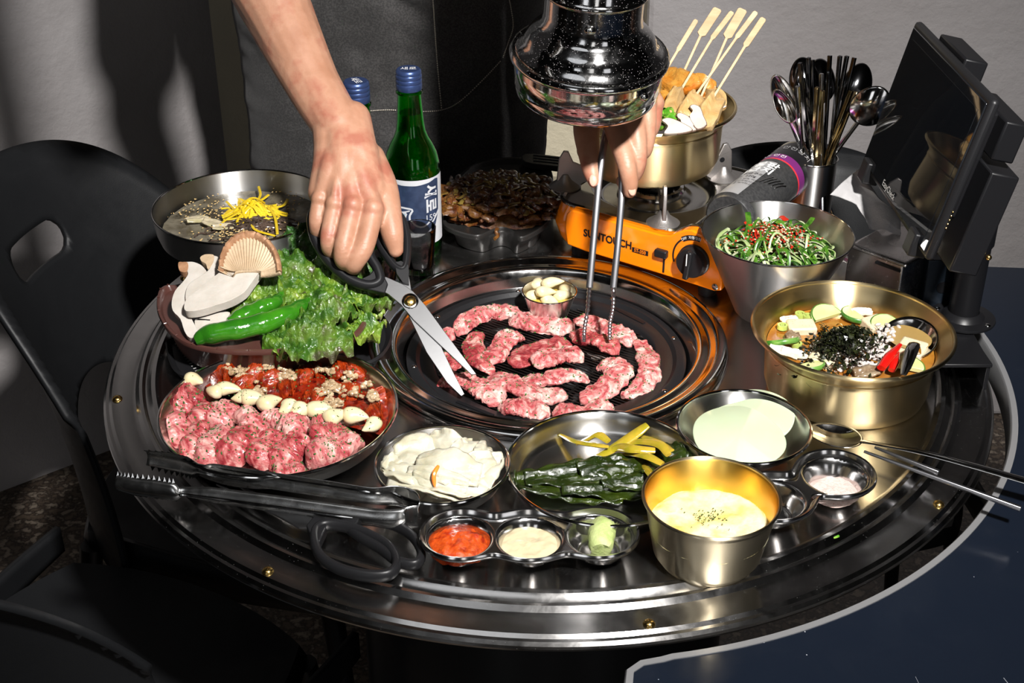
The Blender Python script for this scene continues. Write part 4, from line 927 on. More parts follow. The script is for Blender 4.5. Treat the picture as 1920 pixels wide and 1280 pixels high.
for pts in ([(500, 385), (515, 405), (520, 438)], [(470, 410), (478, 430), (515, 442)], [(425, 378), (450, 400), (470, 395)], [(485, 350), (488, 365), (480, 380)]):
    mb.tube(smooth_path([W(x, y, .062) for x, y in pts], 12), .0014, 6, flat=(1.2, .7))
solo(mb, 'yellow_radish_strips', YEL, 'bright yellow pickled radish strips heaped on the cold noodles', 'pickled radish', kind='stuff')
PALE = M('pale_vegetable', (.42, .36, .25), .3, col2=(.34, .30, .16), cs=50, coat=.3)
for i, (x, y, ro, lab) in enumerate([(370, 410, .5, 'left of the noodles'), (400, 418, -.3, 'just left of the yellow strips'), (420, 425, .2, 'against the front of the yellow strips'), (500, 412, .9, 'right of the yellow strips')]):
    solo(crumple(W(x, y, .057), .026, .012, ro, (.2, .1), 400 + i, .3), 'pear_slice', PALE, 'pale vegetable slice in the noodle broth, %s' % lab, 'vegetable slice', 'pale slices in the cold noodles', solid=.0018)
SES = M('sesame_seed', (.55, .38, .16), .5)
mb = MB()
def seeds(mb, px, py, sx, sy, z, n, r=.0011):
    for k in range(n):
        p = W(px + rng.gauss(0, sx), py + rng.gauss(0, sy), z); p.z += rng.random() * .0015; d = math.hypot(p.x - nb.x, p.y - nb.y)
        q = Matrix.Rotation(rng.random() * 3, 3, 'Z'); mb.ball(p, r, 6, 4, sc=(1.3, .8, .5), rot=q)
seeds(mb, 450, 438, 38, 8, .0585, 150); seeds(mb, 385, 395, 30, 13, .0545, 90); seeds(mb, 540, 380, 14, 16, .0545, 40)
solo(clamp(mb, nb, .089), 'sesame_seeds', SES, 'toasted sesame seeds floating on the cold noodles', 'sesame seeds', kind='stuff')

# ---- brown basket with mushrooms, peppers, lettuce, on a black slotted tray
def poly_thing_path(pxs, z, n=60):
    P = [W(x, y, z) for x, y in pxs]; m = len(P); out = []
    for i in range(m):
        a, b, c, d = P[i - 1], P[i], P[(i + 1) % m], P[(i + 2) % m]
        for k in range(n // m + 1):
            u = k / (n // m + 1); out.append(.5 * ((2 * b) + (c - a) * u + (2 * a - 5 * b + 4 * c - d) * u * u + (3 * b - a - 3 * c + d) * u ** 3))
    return out
def loft(loops, capb=True, capt=False):
    n = len(loops[0]); v = [p for l in loops for p in l]; f = []
    for j in range(len(loops) - 1):
        for i in range(n): f.append((j * n + i, j * n + (i + 1) % n, (j + 1) * n + (i + 1) % n, (j + 1) * n + i))
    mb = MB().add(v, f)
    if capb: mb.f.append(tuple(range(n))[::-1]); mb.m.append(0)
    if capt: mb.f.append(tuple(range((len(loops) - 1) * n, len(loops) * n))); mb.m.append(0)
    return mb
def scaled(P, s, z, c=None):
    c = c or sum(P, Vector()) / len(P); return [Vector((c.x + (p.x - c.x) * s, c.y + (p.y - c.y) * s, z)) for p in P]
BRN = M('brown_plastic', (.075, .030, .024), .30, coat=.3, bump=(300, .1, .0005))
bp = poly_thing_path([(342, 533), (308, 538), (296, 556), (298, 590), (320, 624), (360, 648), (430, 659), (520, 659), (620, 650), (672, 625), (690, 585), (670, 540), (610, 505), (520, 492), (430, 500)], .046, 90)
t = wthing('vegetable_basket', 'shallow brown plastic basket of mushrooms, green peppers and lettuce', 'basket', c=(-.29, .0, .014))
wpart(loft([scaled(bp, 1.0, .0425), scaled(bp, 1.008, .045), scaled(bp, 1.0, .0475), scaled(bp, .975, .0480), scaled(bp, .955, .0460), scaled(bp, .90, .030), scaled(bp, .86, .018), scaled(bp, .82, .0165)], False), 'rim_and_wall', BRN, t)
wpart(loft([scaled(bp, 1.0, .0425), scaled(bp, .955, .0400), scaled(bp, .87, .0145), scaled(bp, .82, .0140)], True), 'basin', BRN, t)
wpart(loft([scaled(bp, .82, .0150), scaled(bp, .82, .0165)], False, True), 'floor_plate', BRN, t)
for i in range(0, 50, 5):
    p = scaled(bp, 1.004, .0482)[i]; q = scaled(bp, .975, .0484)[i]; wpart(MB().tube([p, q], .0006, 5), 'rib', BRN, t)
tp = poly_thing_path([(311, 652), (322, 638), (420, 600), (560, 575), (680, 570), (725, 600), (735, 640), (700, 680), (600, 700), (400, 712), (345, 706), (322, 690)], .008, 72)
t = wthing('slotted_tray', 'black slotted plastic tray under the brown basket', 'tray', c=(-.29, .0, 0))
wpart(loft([scaled(tp, .95, .0), scaled(tp, 1.0, .009), scaled(tp, .985, .0115), scaled(tp, .965, .0100), scaled(tp, .94, .0070)], True, True), 'tray_body', BLACKP, t)
for i in range(13):
    a = W(328 + i * 3.4, 645 + i * 4.6, .0085); b = W(343 + i * 3.4, 640 + i * 4.6, .0085); wpart(MB().tube([a, b], .0009, 6, flat=(1, .6)), 'slot', M('slot_steel', (.35, .35, .34), .3, .8) if i == 0 else bpy.data.materials['slot_steel'], t)  # pale grey: the steel table seen through the slots
G6 = lambda x, y: (280 + x / 4, 440 + y / 4)
MUSH = M('mushroom_flesh', (.46, .42, .365), .55, col2=(.54, .50, .45), cs=26, bump=[(40, .35, .003), (150, .35, .0012)], sss=.1)
MUSHC = M('mushroom_cap', (.26, .13, .065), .55, col2=(.40, .22, .12), cs=60, bump=(120, .5, .002))
GILL = M('mushroom_gill', (.44, .32, .20), .6, col2=(.54, .41, .28), cs=30, bump=(300, .6, .0015))
mpl = Plane(W(330, 640, .044), W(560, 640, .050), W(480, 470, .088))
def flat_solid(px, plane, off, th, edge=.0, G=lambda x, y: (x, y), n=3, puff=0):
    P = [plane(*G(x, y), off) for x, y in px]; m = len(P); S = []
    for i in range(m):
        a, b, c, d = P[i - 1], P[i], P[(i + 1) % m], P[(i + 2) % m]
        for k in range(n): u = k / n; S.append(.5 * ((2 * b) + (c - a) * u + (2 * a - 5 * b + 4 * c - d) * u * u + (3 * b - a - 3 * c + d) * u ** 3))
    return MB().prism(S, plane.n * -th), S
m1, _ = flat_solid([(255, 232), (300, 222), (345, 225), (400, 250), (440, 300), (430, 330), (370, 375), (310, 430), (280, 480), (285, 540), (310, 620), (350, 700), (375, 780), (310, 790), (270, 740), (240, 650), (185, 590), (175, 520), (200, 440), (260, 370), (295, 320), (290, 290)], mpl, .004, .007, G=G6)
t = thing('mushroom_slice', 'white king oyster mushroom slice at the far left of the basket', 'mushroom', mpl(330, 560) - Vector((0, 0, .02)), group='mushroom slices in the basket'); c = mpl(330, 560) - Vector((0, 0, .02))
def sub(mb, name, mat, t, c, **k): mb.v = [v - c for v in mb.v]; return build(mb, name, mat, t, **k)
sub(m1, 'flesh', MUSH, t, c, bevel=.0012)
mb, _ = flat_solid([(228, 228), (255, 226), (292, 228), (300, 262), (285, 300), (240, 296), (226, 262)], mpl, .0045, .008, G=G6); sub(mb, 'cap', MUSHC, t, c, bevel=.001)
m2, _ = flat_solid([(420, 225), (450, 196), (520, 200), (575, 250), (585, 330), (590, 370), (520, 430), (440, 480), (380, 530), (320, 560), (290, 540), (285, 480), (310, 410), (380, 360), (450, 310), (470, 270)], mpl, .008, .008, G=G6)
c = mpl(380, 540) - Vector((0, 0, .02)); t = thing('mushroom_slice', 'white king oyster mushroom slice in the middle, between the other two long slices', 'mushroom', c, group='mushroom slices in the basket')
sub(m2, 'flesh', MUSH, t, c, bevel=.0012)
mb, _ = flat_solid([(398, 212), (430, 192), (475, 190), (500, 200), (492, 250), (455, 300), (440, 262), (405, 240)], mpl, .0088, .009, G=G6); sub(mb, 'gill_edge', GILL, t, c, bevel=.001)
c = mpl(450, 570) - Vector((0, 0, .02)); t = thing('mushroom_half', 'large halved king oyster mushroom with a brown ribbed cap on top', 'mushroom', c, group='mushroom slices in the basket')
mb, _ = flat_solid([(600, 330), (700, 330), (850, 345), (855, 365), (830, 400), (790, 455), (740, 520), (640, 580), (520, 620), (400, 655), (310, 660), (295, 620), (320, 560), (400, 500), (480, 430), (560, 370)], mpl, .018, .010, G=G6); sub(mb, 'stem', MUSH, t, c, bevel=.0045)
def gillf(u, v):
    a = R_(178 - 176 * u); rx = 95 + 120 * v; ry = 10 + 222 * v; x = 775 + rx * cos(a) + 18 * v; y = 385 - ry * sin(a) * 1.12 + 20 * u * v
    return mpl(*G6(x, y), .0215 + .005 * v * v + .0007 * sin(u * 150) * (.3 + v))
sub(MB().grid(gillf, 300, 14), 'gills', GILL, t, c, solid=.006, soff=-1)
capP = [gillf(u / 40, 1.0) + mpl.n * -.003 for u in range(41)]; sub(MB().tube(capP, [.0035 + .002 * sin(pi * i / 40) for i in range(41)], 10, up=mpl.n, flat=(.8, 1.4)), 'cap', MUSHC, t, c)
mb, _ = flat_solid([(345, 665), (400, 640), (540, 600), (610, 600), (590, 640), (560, 690), (480, 730), (380, 760)], mpl, .004, .010, G=G6)
solo(mb, 'mushroom_stub', MUSH, 'short mushroom stem piece under the halved mushroom', 'mushroom', 'mushroom slices in the basket', bevel=.002)
PEP = M('green_pepper', (.018, .12, .006), .12, col2=(.04, .20, .008), cs=25, coat=1, bump=(35, .5, .004))
for i, (pts, zz, rad, lab) in enumerate([([(350, 790), (430, 752), (570, 725), (750, 690), (900, 650), (1050, 590), (1150, 525), (1220, 472)], [.052, .056, .060, .062, .064, .066, .066, .064], [.0050, .0098, .0106, .0108, .0104, .0092, .0066, .0020], 'long glossy green pepper lying along the front of the basket'),
      ([(600, 672), (700, 610), (850, 545), (945, 505), (1000, 430)], [.062, .066, .068, .070, .070], [.0060, .0088, .0090, .0072, .0020], 'shorter glossy green pepper behind the long one')]):
    P = smooth_path([W(*G6(x, y), z) for (x, y), z in zip(pts, zz)], 44); m = len(rad) - 1; rr = [rad[min(int(k / 44 * m), m - 1)] * (1 - (k / 44 * m - min(int(k / 44 * m), m - 1))) + rad[min(int(k / 44 * m), m - 1) + 1] * (k / 44 * m - min(int(k / 44 * m), m - 1)) for k in range(45)]
    rr = [r * (1 + .05 * sin(k * .9 + i)) for k, r in enumerate(rr)]
    mb = MB().tube(P, rr, 18); mb.v = [v + Vector((1, 1, 1)) * .0006 * fb(v, 90, i) for v in mb.v]; solo(mb, 'green_pepper', PEP, lab, 'pepper', 'green peppers in the basket')
LET = M('lettuce', (.010, .042, .004), .30, col2=[(.035, .10, .007), (.085, .17, .012), (.17, .25, .028), (.045, .018, .016)], cs=44, lo=.30, hi=.71, coat=.35, bump=[(55, .8, .005, 1.2), (260, .4, .001)])
LETP = M('purple_lettuce', (.030, .090, .008), .30, col2=[(.08, .15, .015), (.06, .06, .025), (.030, .013, .014)], cs=34, lo=.42, hi=.70, coat=.35, bump=[(55, .8, .005, 1.2)])
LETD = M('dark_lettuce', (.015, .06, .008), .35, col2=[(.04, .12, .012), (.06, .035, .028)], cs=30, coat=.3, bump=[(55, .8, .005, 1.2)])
lf = [(560, 525, .066, .085, .060, .3, .5, 0, 0, 'upright behind the peppers'), (600, 560, .060, .085, .062, .1, .2, 0, 0, 'in the middle of the heap'), (650, 570, .050, .075, .060, -.4, .2, .1, 0, 'right of the middle'),
      (690, 565, .050, .050, .046, .8, .2, .3, 0, 'ending in a brown ruffle at the far right'), (640, 610, .045, .085, .056, -.2, .1, .1, 0, 'hanging over the right front'), (590, 640, .050, .075, .050, .1, .5, .0, 0, 'drooping over the front rim'),
      (550, 640, .048, .060, .040, -.1, .6, .0, 0, 'short and curled at the front, under the long pepper'), (520, 560, .058, .080, .050, .6, .3, 0, 0, 'between the mushroom and the peppers'), (620, 480, .060, .080, .060, .2, .9, 0, 1, 'dark and shaded at the back'),
      (580, 470, .056, .070, .050, -.3, .9, 0, 1, 'dark, leaning on the noodle bowl'), (660, 515, .060, .070, .050, .3, .6, .2, 1, 'dark, just under the scissors handle'), (480, 590, .048, .070, .040, .5, .2, 0, 0, 'peeping out below the halved mushroom'), (620, 590, .060, .060, .045, .9, .3, 0, 0, 'topmost, loosely folded')]
for i, (x, y, z, L_, w_, ro, tx, ty, dk, lab) in enumerate(lf):
    mb = crumple(W(x, y, z), L_, w_, ro, (tx, ty), 500 + i, .46, nu=90, nv=50, bend=.10, ruf=.14)
    mb.v = [Vector((q.x, q.y, max(q.z + .005 * fb(q, 70, i) + .0035 * fb(q, 190, i + 5, oc=2), .020))) for q in mb.v]
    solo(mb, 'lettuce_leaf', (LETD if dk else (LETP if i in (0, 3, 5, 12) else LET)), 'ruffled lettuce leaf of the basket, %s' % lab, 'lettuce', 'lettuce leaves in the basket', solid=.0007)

# ---- kitchen scissors in the hand, kitchen scissors on the table
BLADE = M('blade_steel', (.33, .33, .335), .28, 1, bump=(300, .05, .0003))
def scissors(name, label, plane, b1, b2, piv, l1, l2, r1, r2, th=.0022, origin=None, sh1=None, sh2=None):
    c = origin; t = thing(name, label, 'scissors', c)
    sub(MB().prism([plane(x, y, .0012) for x, y in b1], plane.n * -th), 'blade', BLADE, t, c, bevel=.0004, smooth_angle=25)
    sub(MB().prism([plane(x, y, -.0012) for x, y in b2], plane.n * -th), 'blade', BLADE, t, c, bevel=.0004, smooth_angle=25)
    if piv: sub(MB().ball(plane(*piv, .0014), 1, 20, 10, sc=(.0062, .0062, .0026), rot=plane.n.to_track_quat('Z', 'Y').to_matrix()), 'pivot_screw', BRASS, t, c); sub(MB().ball(plane(*piv, .0012), 1, 24, 8, sc=(.0086, .0086, .0010), rot=plane.n.to_track_quat('Z', 'Y').to_matrix()), 'washer', CHROME, t, c)
    for k, (lp_, rr_, shk) in enumerate(((l1, r1, sh1), (l2, r2, sh2))):
        P = [plane(x, y, (.001, -.001)[k]) for x, y in lp_]; m = len(P); S = []
        for i in range(m):
            a, b, c_, d = P[i - 1], P[i], P[(i + 1) % m], P[(i + 2) % m]
            for q in range(6): u = q / 6; S.append(.5 * ((2 * b) + (c_ - a) * u + (2 * a - 5 * b + 4 * c_ - d) * u * u + (3 * b - a - 3 * c_ + d) * u ** 3))
        mb = MB().tube(S, rr_, 12, closed=True, up=plane.n, flat=(.85, 1.25))
        if shk: mb.prism([plane(x, y, .0045) for x, y in shk], plane.n * -.0095)
        sub(mb, 'handle', BLACKP, t, c, bevel=.0012)
    return t
pA = W(880, 720, -.002); pC = W(600, 430, .112); spl = Plane(pA, pC, D(760, 430, D(600, 430, 1).length * 0 + (pC - CAM).dot(Vector((0, _c, -_s))) + .006))
scissors('kitchen_scissors', 'steel kitchen scissors with black handles held open over the grill', spl,
         [(704, 520), (725, 520), (755, 533), (775, 547), (797, 572), (832, 620), (893, 702), (884, 703), (830, 652), (775, 600), (752, 572), (728, 552), (706, 540)],
         [(748, 508), (766, 512), (774, 560), (803, 612), (828, 650), (850, 697), (871, 738), (865, 742), (838, 716), (800, 660), (765, 588), (755, 560)], (769, 565),
         [(589, 398), (585, 425), (597, 462), (622, 497), (655, 524), (690, 536), (712, 528), (708, 505), (694, 480), (684, 440), (660, 405), (620, 385)],
         [(733, 398), (752, 408), (762, 438), (763, 478), (757, 503), (742, 500), (726, 480), (712, 455), (712, 420)], .0062, .0052, origin=spl(770, 565),
         sh1=[(690, 545), (668, 530), (690, 520), (708, 500), (716, 512), (728, 535), (722, 552)], sh2=[(740, 495), (752, 492), (766, 500), (767, 535), (755, 532), (744, 516)])
spt = Plane(W(500, 960, .008), W(700, 1060, .010), W(700, 980, .010))
scissors('kitchen_scissors', 'kitchen scissors with black oval handles lying at the front left under the tongs', spt,
         [(598, 992), (560, 990), (520, 968), (462, 940), (405, 908), (470, 934), (530, 955), (575, 968), (602, 978)], [(640, 975), (605, 985), (560, 980), (500, 948), (440, 902), (512, 935), (570, 960), (640, 965)], None,
         [(590, 1002), (598, 1040), (632, 1066), (685, 1080), (730, 1078), (744, 1056), (728, 1026), (690, 1004), (645, 988), (608, 986)],
         [(652, 985), (668, 974), (700, 974), (745, 985), (777, 1008), (790, 1038), (778, 1056), (745, 1050), (712, 1026), (676, 1005)], .0046, .0044, origin=W(600, 985, 0),
         sh1=[(575, 992), (588, 975), (612, 978), (612, 996), (600, 1022), (585, 1012)], sh2=[(628, 968), (634, 960), (662, 962), (682, 970), (668, 990), (650, 990)])

# ---- tongs lying at the front left
def ribbon(P, hs, zc, bul, n=8):
    m = len(P); v = []; f = []; cen = sum(P, Vector()) / m
    for i, p in enumerate(P):
        tt = P[min(i + 1, m - 1)] - P[max(i - 1, 0)]; tt.z = 0; tt.normalize(); s_ = Vector((tt.y, -tt.x, 0))
        for k in range(n + 1):
            e = 2 * k / n - 1; v.append(Vector((p.x, p.y, zc[i] + e * hs[i] / 2)) + s_ * (bul[i] * (1 - e * e)))
    for i in range(m - 1):
        for k in range(n): f.append((i * (n + 1) + k, i * (n + 1) + k + 1, (i + 1) * (n + 1) + k + 1, (i + 1) * (n + 1) + k))
    return MB().add(v, f)
t = wthing('tongs', 'polished steel serving tongs with toothed tips lying at the front left', 'tongs', c=(-.25, -.29, .008))
pts = [(222, 906), (250, 912), (290, 917), (326, 922), (338, 922), (352, 922), (400, 928), (480, 939), (560, 950), (640, 961), (700, 969), (745, 974), (774, 970), (787, 957), (780, 943), (750, 938), (700, 930), (620, 918), (540, 906), (470, 895), (405, 884), (385, 881), (370, 878), (355, 874), (320, 866), (272, 858)]
hs = [.016, .019, .020, .019, .010, .010, .016, .0175, .018, .018, .0175, .022, .024, .024, .024, .022, .0175, .018, .018, .0175, .016, .010, .010, .019, .020, .016]
P = smooth_path([W(x, y, .016 if i < 13 else (.022 if i < 16 else .028)) for i, (x, y) in enumerate(pts)], 200); m = len(pts) - 1; li = lambda L_, k: L_[min(int(k), m - 1)] * (1 - (k - min(int(k), m - 1))) + L_[min(int(k), m - 1) + 1] * (k - min(int(k), m - 1))
hh = [li(hs, i / 200 * m) for i in range(201)]; zc_ = [.0165 + .0115 * max(0, min(1, (i - 100) / 24)) for i in range(201)]; bl = [.0045 * (1 if (i < 92 or i > 116) else .1) for i in range(201)]
TNS = M('serving_tong_steel', (.60, .60, .59), .20, 1, rough2=(60, .3))
wpart(ribbon(P, hh, zc_, bl), 'arms', TNS, t, solid=.0009)
for i0, i1 in ((0, 26), (176, 200)):
    mb = MB()
    for i in range(i0, i1, 2):
        p = P[i]; tt = (P[min(i + 1, 200)] - P[max(0, i - 1)]).normalized(); s_ = Vector((tt.y, -tt.x, 0))
        for e in (-1, 1):
            z = zc_[i] + e * hh[i] / 2; q = Vector((p.x, p.y, z)); mb.add([q - tt * .0022, q + tt * .0022, q + Vector((0, 0, e * .0030)) - s_ * .0022, q - s_ * -.0008], [(0, 1, 2), (0, 2, 3), (1, 3, 2), (0, 3, 1)])
    tag(wpart(mb, 'teeth', CHROME, t, smooth=False), kind='stuff')
for (a, b) in ((30, 78), (124, 168)):
    wpart(MB().tube([P[i] + Vector((P[i + 1].y - P[i].y, -(P[i + 1].x - P[i].x), 0)).normalized() * (.0048) + Vector((0, 0, .0005)) for i in range(a, b, 3)], [.0006] + [.0016] * ((b - a - 1) // 3 - 1) + [.0006], 8), 'pressed_rib', CHROME, t)
# ---- long tongs in the right hand
TNG = M('tong_steel', (.42, .42, .44), .30, 1)
t = wthing('long_tongs', 'slender steel tongs held upright, their toothed tips in the meat', 'tongs', c=(.055, .0, -.01))
def rod(pd, name, w_=.0036, th=.0014):
    P = smooth_path([D(*q) for q in pd], 60); wpart(MB().tube(P, 1, 8, up=(0, -.5, .86), flat=(w_, th)), name, TNG, t)
    return P
r1 = rod([(1147, 208, 1.452), (1135, 255, 1.424), (1124, 330, 1.420), (1113, 450, 1.425), (1105, 540, 1.430)], 'arm')
r2 = rod([(1147, 208, 1.452), (1160, 262, 1.436), (1166, 345, 1.420), (1160, 440, 1.424), (1150, 540, 1.430)], 'arm')
for k, pd in enumerate([[(1105, 538, 1.430), (1102, 580, 1.432), (1096, 615, 1.434), (1095, 640, 1.437)], [(1150, 538, 1.430), (1150, 575, 1.432), (1144, 605, 1.435), (1143, 636, 1.438)]]):
    P = smooth_path([D(*q) for q in pd], 60); wpart(MB().tube(P, [1 + .35 * (i % 4 < 2) for i in range(61)], 8, up=(0, -.5, .86), flat=(.0018, .0020)), 'toothed_tip', TNG, t)

# ---- soju bottles
GREEN = M('green_glass', (.02, .80, .06), .03, trans=1.0, ior=1.5)
LIQ = M('clear_spirit', (.25, .9, .25), .0, trans=.90, ior=1.33, bump=(60, .5, .004))
LABW = M('label_white', (.42, .43, .45), .5); NAVYL = M('label_navy', (.012, .022, .052), .5, col2=(.020, .034, .072), cs=120); LBLUE = M('label_light_blue', (.17, .30, .38), .5)
CAPB = M('blue_metal_cap', (.05, .085, .22), .3, .7)
def bottle(x, y, rot, label):
    t = thing('liquor_bottle', label, 'bottle', (x, y, 0), rot, 'green bottles behind the hand')
    out = [(0, .004), (.020, .003), (.024, .0), (.029, .0005), (.0315, .004), (.0318, .02), (.0318, .108), (.0310, .118), (.0285, .129), (.0240, .139), (.0195, .147), (.0168, .155), (.0154, .166), (.0140, .185), (.0130, .200), (.0130, .205)]
    inn = [(max(r - .0022, 0), z + (.003 if z < .01 else 0)) for r, z in out][::-1]
    build(MB().lathe(out + inn, 64), 'glass', GREEN, t, smooth_angle=60)
    build(MB().lathe([(0, .0074), (.024, .0066), (.0292, .010), (.0294, .108), (.0287, .117), (.0262, .128), (.0216, .138), (.0172, .146), (.0146, .155), (.0132, .163), (.0122, .176), (0, .1755)], 48), 'liquid', LIQ, t, smooth_angle=60)
    cap = [(.0, .226), (.0125, .226), (.0140, .2245), (.0143, .222), (.0140, .2205), (.0146, .2195), (.0146, .2165), (.0141, .2155), (.0146, .2145), (.0146, .2115), (.0142, .2105), (.0146, .2095), (.0145, .2035), (.0138, .2025), (.0132, .203)]
    cp = build(MB().lathe(cap, 64), 'cap', CAPB, t)
    text_mb_ = text_mb('새로', .010, lambda a, b: Vector((a, b, .2263))); build(text_mb_, 'cap_print', WHITE, cp, smooth=False)
    build(MB().lathe([(.0140, .2015), (.0152, .2005), (.0152, .199), (.0138, .1985)], 40), 'neck_ring', GREEN, t)
    def wr(u, v, o=0): a = math.asin(max(-1, min(1, u))) if abs(u) <= 1 else math.copysign(pi / 2, u); a = u * 1.12; return Vector(((.0322 + o) * sin(a), -(.0322 + o) * cos(a), v))
    # label space: u -1..1 -> about +-64 deg, v height
    lb = build(MB().grid(lambda a, b: wr(-1.30 + 2.6 * a, .024 + .082 * b), 60, 6), 'label', LABW, t)
    X = lambda cx_: math.asin(max(-.999, min(.999, (cx_ - 930) / 208))) / 1.12; Yv = lambda cy__: .106 - (cy__ - 450) / 490 * .082
    def patch(poly, o, mat, name, n=4):
        m = len(poly); S = []
        for i in range(m):
            a, b = poly[i], poly[(i + 1) % m]
            for k in range(n): u = k / n; S.append((a[0] * (1 - u) + b[0] * u, a[1] * (1 - u) + b[1] * u))
        xs = [q[0] for q in S]; ys = [q[1] for q in S]; E_ = list(zip(S, S[1:] + S[:1]))
        def g(x_, y_):
            d = 1e9; ins = False
            for (a0, a1), (b0, b1) in E_:
                dx = b0 - a0; dy = b1 - a1; t_ = max(0, min(1, ((x_ - a0) * dx + (y_ - a1) * dy) / (dx * dx + dy * dy + 1e-9))); d = min(d, math.hypot(x_ - a0 - t_ * dx, y_ - a1 - t_ * dy))
                if (a1 > y_) != (b1 > y_) and x_ < (b0 - a0) * (y_ - a1) / (b1 - a1) + a0: ins = not ins
            return d if ins else -d
        mb = implicit_sheet(g, min(xs) - 5, max(xs) + 5, min(ys) - 5, max(ys) + 5, 36, 36, lambda a, b: wr(X(a), Yv(b), o)); return build(mb, name, mat, lb, smooth=False)
    patch([(738, 485), (760, 474), (850, 486), (960, 488), (1050, 478), (1098, 462), (1112, 470), (1112, 600), (1110, 720), (1090, 800), (1040, 860), (960, 890), (860, 880), (780, 830), (738, 760)], .0002, NAVYL, 'label_field')
    patch([(800, 760), (840, 700), (880, 690), (868, 740), (880, 800), (920, 850), (980, 880), (950, 895), (870, 880), (820, 830)], .0004, LBLUE, 'wave_fill')
    def arc_(pts, w_, nm='wave_line'):
        P = smooth_path([(X(a), Yv(b), 0) for a, b in pts], 26); v = []
        for i, p in enumerate(P):
            tt = (P[min(i + 1, 26)] - P[max(i - 1, 0)]); tt = Vector((tt.x * .036, tt.y, 0)).normalized(); nn = Vector((-tt.y / .036, tt.x, 0)) * w_
            v += [wr(p.x + nn.x, p.y + nn.y, .0007), wr(p.x - nn.x, p.y - nn.y, .0007)]
        build(MB().add(v, [(2 * i, 2 * i + 1, 2 * i + 3, 2 * i + 2) for i in range(26)]), nm, LABW, lb, smooth=False)
    arc_([(742, 700), (770, 665), (830, 648), (880, 650), (925, 662), (905, 700), (905, 740), (940, 785), (1000, 808), (1060, 780), (1112, 700)], .0011)
    arc_([(760, 720), (800, 690), (860, 680), (905, 668)], .0008); arc_([(800, 760), (835, 700), (880, 684)], .0010); arc_([(880, 690), (866, 740), (880, 800), (925, 850), (1000, 880), (1080, 840)], .0010)
    tm = text_mb('새로', .0185, lambda a, b: wr(X(1056) + b / .036 * 1.0, Yv(596) - a, .0006), bold=.0006); build(tm, 'label_print', LABW, lb, smooth=False)
    tm = text_mb('159', .0105, lambda a, b: wr(X(1056) + a / .036, Yv(738) + b, .0006)); build(tm, 'label_print', LABW, lb, smooth=False)
    return t
bottle(-.150, .207, R_(3), 'full green spirit bottle with a navy wave label right of the hand')
bottle(-.204, .168, R_(-60), 'green spirit bottle half hidden behind the wrist')
# ---- shot glasses
GLASS = M('clear_glass', (1, 1, 1), .01, trans=1.0, ior=1.5)
WAT = M('clear_liquor', (.98, .99, .99), .0, trans=.84, ior=1.33, bump=(60, .8, .006))
def shot(x, y, label):
    t = thing('shot_glass', label, 'glass', (x, y, 0), 0, 'shot glasses by the bottles')
    fl = lambda a: 1 + .012 * cos(10 * a)
    build(MB().lathe([(0, .0), (.0145, 0), (.0152, .002), (.0158, .014), (.0196, .062), (.0192, .0628), (.0180, .0622), (.0142, .016), (.012, .013), (0, .0125)], 60, rfun=None), 'glass_body', GLASS, t, smooth_angle=50)
    build(MB().lathe([(0, .0128), (.0118, .0132), (.0140, .0165), (.0164, .046), (0, .0462)], 48), 'liquor', WAT, t, smooth_angle=50)
    for i in range(12):
        a = 2 * pi * i / 12; build(MB().tube([(.0156 * cos(a), .0156 * sin(a), .003), (.0162 * cos(a), .0162 * sin(a), .015)], .0011, 6), 'flute', GLASS, t)
shot(-.141, .148, 'shot glass of clear liquor in front of the labelled bottle')
shot(-.181, .108, 'shot glass of clear liquor behind the scissors handle')
# ---- cast griddle with cheesy stir-fry
GRID = M('cast_griddle', (.022, .021, .020), .32, .3, bump=(500, .4, .0008), rough2=(30, .45))
gp_ = [(832, 398), (832, 420), (850, 432), (880, 441), (900, 442), (925, 431), (945, 428), (962, 434), (975, 446), (995, 440), (1020, 424), (1036, 400), (1038, 350), (1030, 315), (985, 296), (920, 298), (880, 312), (850, 345)]
gq = poly_thing_path(gp_, .030, 90)
t = wthing('griddle_pan', 'black cast griddle pan with a ribbed handle, left of the stove', 'pan', c=(-.05, .30, 0))
wpart(loft([scaled(gq, .70, .001), scaled(gq, .78, .001), scaled(gq, .80, .010), scaled(gq, .90, .020), scaled(gq, .985, .0245), scaled(gq, 1.0, .0255), scaled(gq, 1.0, .0300), scaled(gq, .985, .0312), scaled(gq, .95, .0305), scaled(gq, .92, .0265), scaled(gq, .90, .0255)], True, True), 'pan_body', GRID, t)
hpl = Plane(W(960, 300, .038), W(1060, 310, .038), W(1060, 290, .038))
mb, _ = flat_solid([(985, 288), (1050, 293), (1064, 298), (1066, 306), (1058, 312), (1035, 310), (985, 303)], hpl, 0, .008, n=3); wpart(mb, 'handle', GRID, t, bevel=.001)
for y0, y1 in ((291, 297), (296, 302), (301, 307)): wpart(MB().tube([hpl(1000, y0, .0006), hpl(1055, y1, .0006)], .0010, 6), 'handle_rib', GRID, t)
for (x, y) in ((985, 455), (850, 430), (1010, 330)):
    q = W(x, y, .008); wpart(MB().lathe([(.0, .0), (.011, .0), (.014, .004), (.016, .018), (0, .018)], 20, c=(q.x, q.y + .012, 0)), 'foot', GRID, t)
FRY = M('stir_fried_meat', (.030, .008, .003), .22, col2=[(.075, .020, .005), (.13, .055, .010), (.05, .011, .004)], cs=75, lo=.32, hi=.72, coat=.6, bump=[(120, .7, .003, 1), (480, .5, .001)])
CHEE = M('melted_cheese', (.20, .14, .03), .25, col2=(.12, .065, .014), cs=80, coat=.5)
fc = W(936, 366, .045); r_ = random.Random(12)
